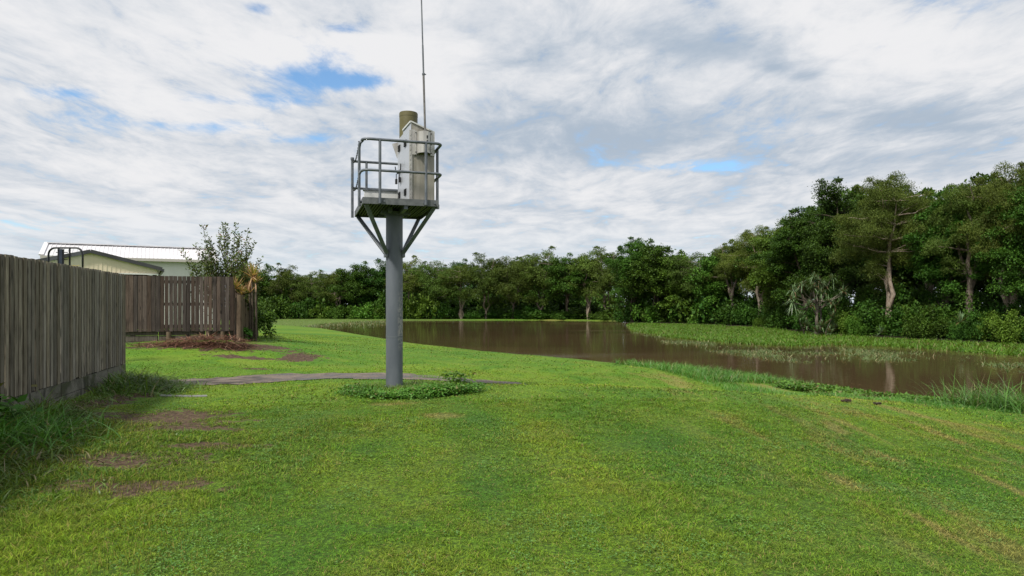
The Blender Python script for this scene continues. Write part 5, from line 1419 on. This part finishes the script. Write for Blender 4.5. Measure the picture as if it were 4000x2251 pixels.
# bank between lawn and water
def bank_pts(n, d0, d1, p0, p1):
    k = n; p = rng.uniform(p0, p1, k); i = p.astype(int); f = p - i
    c = CREST[i, :2] * (1 - f)[:, None] + CREST[i + 1, :2] * f[:, None]
    t = CREST[i + 1, :2] - CREST[i, :2]; t /= np.linalg.norm(t, axis=1, keepdims=True)
    nr = np.stack([-t[:, 1], t[:, 0]], 1); bw = BANKW[i] * (1 - f) + BANKW[i + 1] * f
    d = rng.uniform(d0, d1, k) * bw
    q = c + nr * d[:, None]; return q[:, 0], q[:, 1], d / bw
x, y, d = bank_pts(26000, .0, .5, 5.6, 12.5); keep = fnoise(x, y, .9, 15) > .34 + 1.6 * np.clip(d - .12, 0, 1) * (x > 5.8); x, y = x[keep], y[keep]
grass_stuff('bank_grass', 'long bright green grass along the top of the bank above the water', x, y, rng.uniform(.07, .20, len(x)) * (.5 + .9 * fnoise(x, y, .8, 16)) * np.where(x > 6.2, .7, 1.15), .012, M_long, (.1, .8), (.3, 1.2), 3)
x, y, d = bank_pts(5200, .02, .55, 5.6, 6.9); grass_stuff('bank_grass', 'tallest tuft of grass on the bank where the lawn meets the water', x, y, rng.uniform(.15, .36, len(x)), .014, M_long, (.05, .6), (.3, 1.2), 3)
x, y, d = bank_pts(26000, .32, .97, 6.2, 13.0); keep = fnoise(x, y, 1.1, 17) > .18; x, y = x[keep], y[keep]
d = d[keep]
grass_stuff('bank_weeds', 'brownish dry grass on the low bank beside the water', x, y, rng.uniform(.08, .24, len(x)) * np.clip(1.5 - d, .45, 1), .014, M_dry, (.2, 1.1), (.3, 1.2), 2)
def leafy(name, label, x, y, m, size, hgt, per=5, cat='weeds'):
    n = len(x); z = H(x, y); X = np.repeat(np.stack([x, y, z], 1), per, 0); k = len(X)
    X[:, :2] += rng.normal(size=(k, 2)) * size * .9; X[:, 2] += rng.uniform(.15, 1.0, k) * np.repeat(hgt if np.ndim(hgt) else np.full(n, hgt), per)
    dr = rng.normal(size=(k, 3)) * np.array([1, 1, .35]); nn = np.array([0, 0, 1.0]) + rng.normal(size=(k, 3)) * .45
    ls = rng.uniform(.6, 1.3, k); v, f = leaves(X, dr, size * ls, size * .62 * ls, nn)
    return tag(mesh_obj(name, npmesh(name, v, f, m)), label, cat, kind='stuff')
x, y, d = bank_pts(15000, .50, .95, 7.9, 11.2); k = fnoise(x, y, .9, 27) > .35; x, y = x[k], y[k]
grass_stuff('bank_weeds', 'reddish-brown dead weeds at the water side of the low bank', x, y, rng.uniform(.06, .20, len(x)), .014, M_rust, (.2, 1.1), (.3, 1.2), 2)
x, y, d = bank_pts(9000, .15, .58, 7.0, 12.5); keep = fnoise(x, y, .8, 18) > .60; x, y = x[keep], y[keep]
leafy('bank_leaves', 'patches of broad-leaved weeds on the bank above the water', x, y, M_weed, .085, .14, 5)
# right edge clump of cane grass
def cane_clump():
    c = at(2528, 12.6, 0); root_z = Hs(c.x, c.y)
    n = 1000; x = c.x + rng.normal(size=n) * .42 + .25; y = c.y + rng.normal(size=n) * .5 + .3
    grass_stuff('cane_grass', 'tall arching cane grass at the right edge of the lawn', x, y, rng.uniform(.35, .95, n), .015, M_longdark, (.05, .75), (.3, 1.3), 4)
    for (px, py, lb) in ((2535, 935, 'tallest seed head standing over the cane grass'), (2452, 985, 'short leftmost seed head beside the cane grass'), (2490, 972, 'middle seed head leaning left over the cane grass')):
        Y = 12.9; p = at(px, Y, py=py); z0 = Hs(p.x, Y); root = empty('seed_head', (p.x, Y, z0)); tag(root, lb, 'grass stalk'); h = p.z - z0
        MB().tube([(.04, 0, 0), (.02, 0, h * .5), (0, 0, h)], [.005, .004, .003], 5).build('stalk', M_longdark, root)
        v, f = rosette(np.random.default_rng(px), (0, 0, h - .03), (0, 0, .4), 22, .17 if py < 950 else .10, .008, .35, .8)
        mesh_obj('plume', npmesh('plume', v, f, M_reed_dull), root)
cane_clump()
# reed tuft on the bank top
for (px, py, Y, L, lb) in ((1790, 938, 19.5, .55, 'arching grass tuft on the bank right of the tallest bank grass'), (1095, 950, 15.3, .28, 'wiry grass tuft growing on the path right of the pole')):
    p = at(px, Y, 0); n = 60 if px > 1500 else 160
    grass_stuff('grass_tuft', lb, p.x + rng.normal(size=n) * (.12 if px > 1500 else .28), Y + rng.normal(size=n) * .12, rng.uniform(.5, 1, n) * L, .02 if px > 1500 else .011, M_long, (.1, 1.0), (.4, 1.4), 4)['kind'] = 'stuff'
# rank growth along the near fence
n = 9000; t = rng.uniform(0, 1, n); y = 5.0 + t * 8.9; xf = FENCE_A.x + (y - FENCE_A.y) * (FENCE_B.x - FENCE_A.x) / (FENCE_B.y - FENCE_A.y)
wd = np.where(y < 8.5, 1.7, np.where(y > 11.6, 1.25, .75)); dens = np.where(y < 9.3, 1, np.where(y > 11.8, 1, .35))
off_ = np.abs(rng.normal(size=n)) * wd * .5 + .06; x = xf + off_
k = (rng.random(n) < dens) & (fnoise(x, y, 1.4, 19) > .18); x, y, off_ = x[k], y[k], off_[k]
mound = (.55 + .6 * fnoise(x, y, .8, 20)) * np.where((y > 9.4) & (y < 12.4), .38, 1.0); LL = rng.uniform(.15, .50, len(x)) * mound * np.clip(1.25 - off_ * .55, .35, 1.2)
grass_stuff('rank_grass', 'long tangled dark grass along the foot of the tall grey fence', x, y, LL, .017, M_longdark, (.15, 1.2), (.4, 1.5), 4)
n = 1700; y = rng.normal(12.7, .5, n); x = FENCE_A.x + (y - FENCE_A.y) * (FENCE_B.x - FENCE_A.x) / (FENCE_B.y - FENCE_A.y) + .45 + rng.normal(size=n) * .42; k = fence_side(x, y) > .05; x, y = x[k], y[k]; n = len(x)
grass_stuff('rank_grass', 'thick grass mound at the far end of the tall grey fence', x, y, rng.uniform(.25, .55, n), .018, M_longdark, (.2, 1.2), (.4, 1.5), 4)
n = 1000; y = rng.normal(7.7, .45, n); x = FENCE_A.x + (y - FENCE_A.y) * (FENCE_B.x - FENCE_A.x) / (FENCE_B.y - FENCE_A.y) + .12 + np.abs(rng.normal(size=n)) * .45
grass_stuff('rank_grass', 'tall bright grass clump against the tall grey fence at the left', x, y, rng.uniform(.3, .62, n), .017, M_long, (.1, .9), (.5, 1.5), 4)
x0 = FENCE_A.x + .38; n = 30
leafy('fence_weed', 'broad-leaved weed in the grass clump against the tall fence', x0 + rng.normal(size=n) * .12, 7.75 + rng.normal(size=n) * .12, M_weed, .13, rng.uniform(.3, .62, n), 4, 'weed')
# mown stubble with yellow tips
n = 17000; x = rng.uniform(-5.4, -1.2, n); y = rng.uniform(4.0, 9.0, n); k = (fence_side(x, y) > .3) & (fnoise(x, y, 1.5, 22) > .46) & (rng.random(n) < np.clip((-x - 1.6) / 1.5, 0, 1)); x, y = x[k], y[k]
grass_stuff('stubble', 'yellow-tipped mown stubble on the lawn near the tall fence', x, y, rng.uniform(.035, .085, len(x)), .007, M_yellowtip, (.02, .4), (.0, .3), 1)
# weedy patch around the pole foot
th = rng.uniform(-math.pi, 0.15, 2600); rr = rng.normal(1.0, .14, 2600); x = -1.76 + np.cos(th) * .98 * rr; y = 11.7 + np.sin(th) * .85 * rr
k = rng.random(len(x)) < (.25 + .75 * sstep((x + 2.6) / 1.4)); x, y = x[k], y[k]
leafy('pole_weeds', 'ring of dark broad-leaved weeds in front of the pole foot', x, y, M_weed, .045, .08 + .13 * fnoise(x, y, 2, 23), 6)
n = 5200; th = rng.uniform(0, 2 * math.pi, n); rr = np.sqrt(rng.uniform(0, 1, n)); x = -1.75 + np.cos(th) * 1.12 * rr; y = 11.75 + np.sin(th) * .9 * rr
k = np.hypot(x + 2.07, y - 12.01) > .16; x, y = x[k], y[k]
grass_stuff('pole_grass', 'uncut grass around the foot of the grey pole', x, y, rng.uniform(.06, .17, len(x)), .010, M_long, (.1, .9), (.3, 1.2), 3)
x = rng.normal(-.98, .12, 60); y = rng.normal(12.0, .12, 60)
leafy('pole_weeds', 'tallest leafy weed right of the pole foot', x, y, M_weed, .07, .30, 6)
# pile of dead twigs and fronds below the picket fence
def twig_heap():
    n = 2600; u = rng.normal(0, 1, n); x = -9.35 + u * 1.05; y = 20.75 + rng.normal(size=n) * .30 - .1 * u; h = .32 * np.exp(-((x + 9.1) / 1.3) ** 2 - ((y - 20.85) / .5) ** 2) * rng.uniform(0, 1, n)
    k = (x < -7.9) & (x > -12.2); x, y, h = x[k], y[k], h[k]; n = len(x)
    a = rng.uniform(0, 6.28, n); lean = np.stack([np.cos(a), np.sin(a) * .6, rng.uniform(-.05, .35, n)], 1)
    V, F, _ = blades(np.stack([x, y, H(x, y) + h], 1), lean, rng.uniform(.2, .65, n), .018, rng.uniform(.1, .7, n), 3)
    tag(mesh_obj('twig_heap', npmesh('twig_heap', V, F, M_twig)), 'heap of reddish-brown dead twigs and fronds under the dark picket fence', 'twig heap', kind='stuff')
twig_heap()
# two dug-up clods on the right lawn
for (px, py, sx, lb) in ((2128, 1049, .085, 'larger dark clod of earth on the right-hand lawn'), (2205, 1045, .055, 'smaller dark clod of earth on the right-hand lawn')):
    Y = (EYE + .25) * FPX / (py - 770); x0 = at(px, Y, 0).x; z0 = Hs(x0, Y); root = MB(); random.seed(px)
    for k in range(9):
        root.box((x0 + random.uniform(-1, 1) * sx, Y + random.uniform(-.4, .4) * sx, z0 + .02 + random.uniform(0, .02)), (random.uniform(.03, .07), random.uniform(.02, .05), random.uniform(.015, .035)), Matrix.Rotation(random.uniform(0, 3), 3, 'Z') @ Matrix.Rotation(random.uniform(-.5, .5), 3, 'X'))
    tag(root.build('clod', mat_conc('clod_earth', (.03, .02, .012), (.06, .04, .025), (.015, .01, .008), .5)), lb, 'clod')

# leaves and foam drifting on the water in thin lines
x = rng.uniform(3, 26, 9000); y = rng.uniform(22, 95, 9000)
k = (np.abs(fnoise(x * .35, y * 1.1, .5, 61) - .5) < .012) & (fnoise(x, y, .25, 62) > .45) & (H(x, y) < WATER - .05); x, y = x[k], y[k]; n = len(x)
v, f = leaves(np.stack([x, y, np.full(n, WATER + .006)], 1), np.stack([rng.normal(size=n), rng.normal(size=n) * .3, np.zeros(n)], 1), rng.uniform(.05, .22, n), rng.uniform(.02, .06, n), np.tile([[0, 0, 1.0]], (n, 1)))
tag(mesh_obj('floating_debris', npmesh('floating_debris', v, f, M_dry)), 'thin lines of dry leaves drifting on the brown water', 'floating debris', kind='stuff')

# clover and small broad leaves mixed into the mown lawn
x, y = scatter(60000, 3.4, 11.5); cl_ = fnoise(x, y, 1.6, 71) * .7 + fnoise(x, y, 6, 72) * .3
k = (cl_ > .60) & (fence_side(x, y) > .2) & (dirt_np(x, y) > 1.1) & (x < 7.5); x, y = x[k], y[k]
o_ = leafy('clover', 'small patches of pale clover in the mown lawn', x, y, M_clover, .017, .030, 3, 'clover')
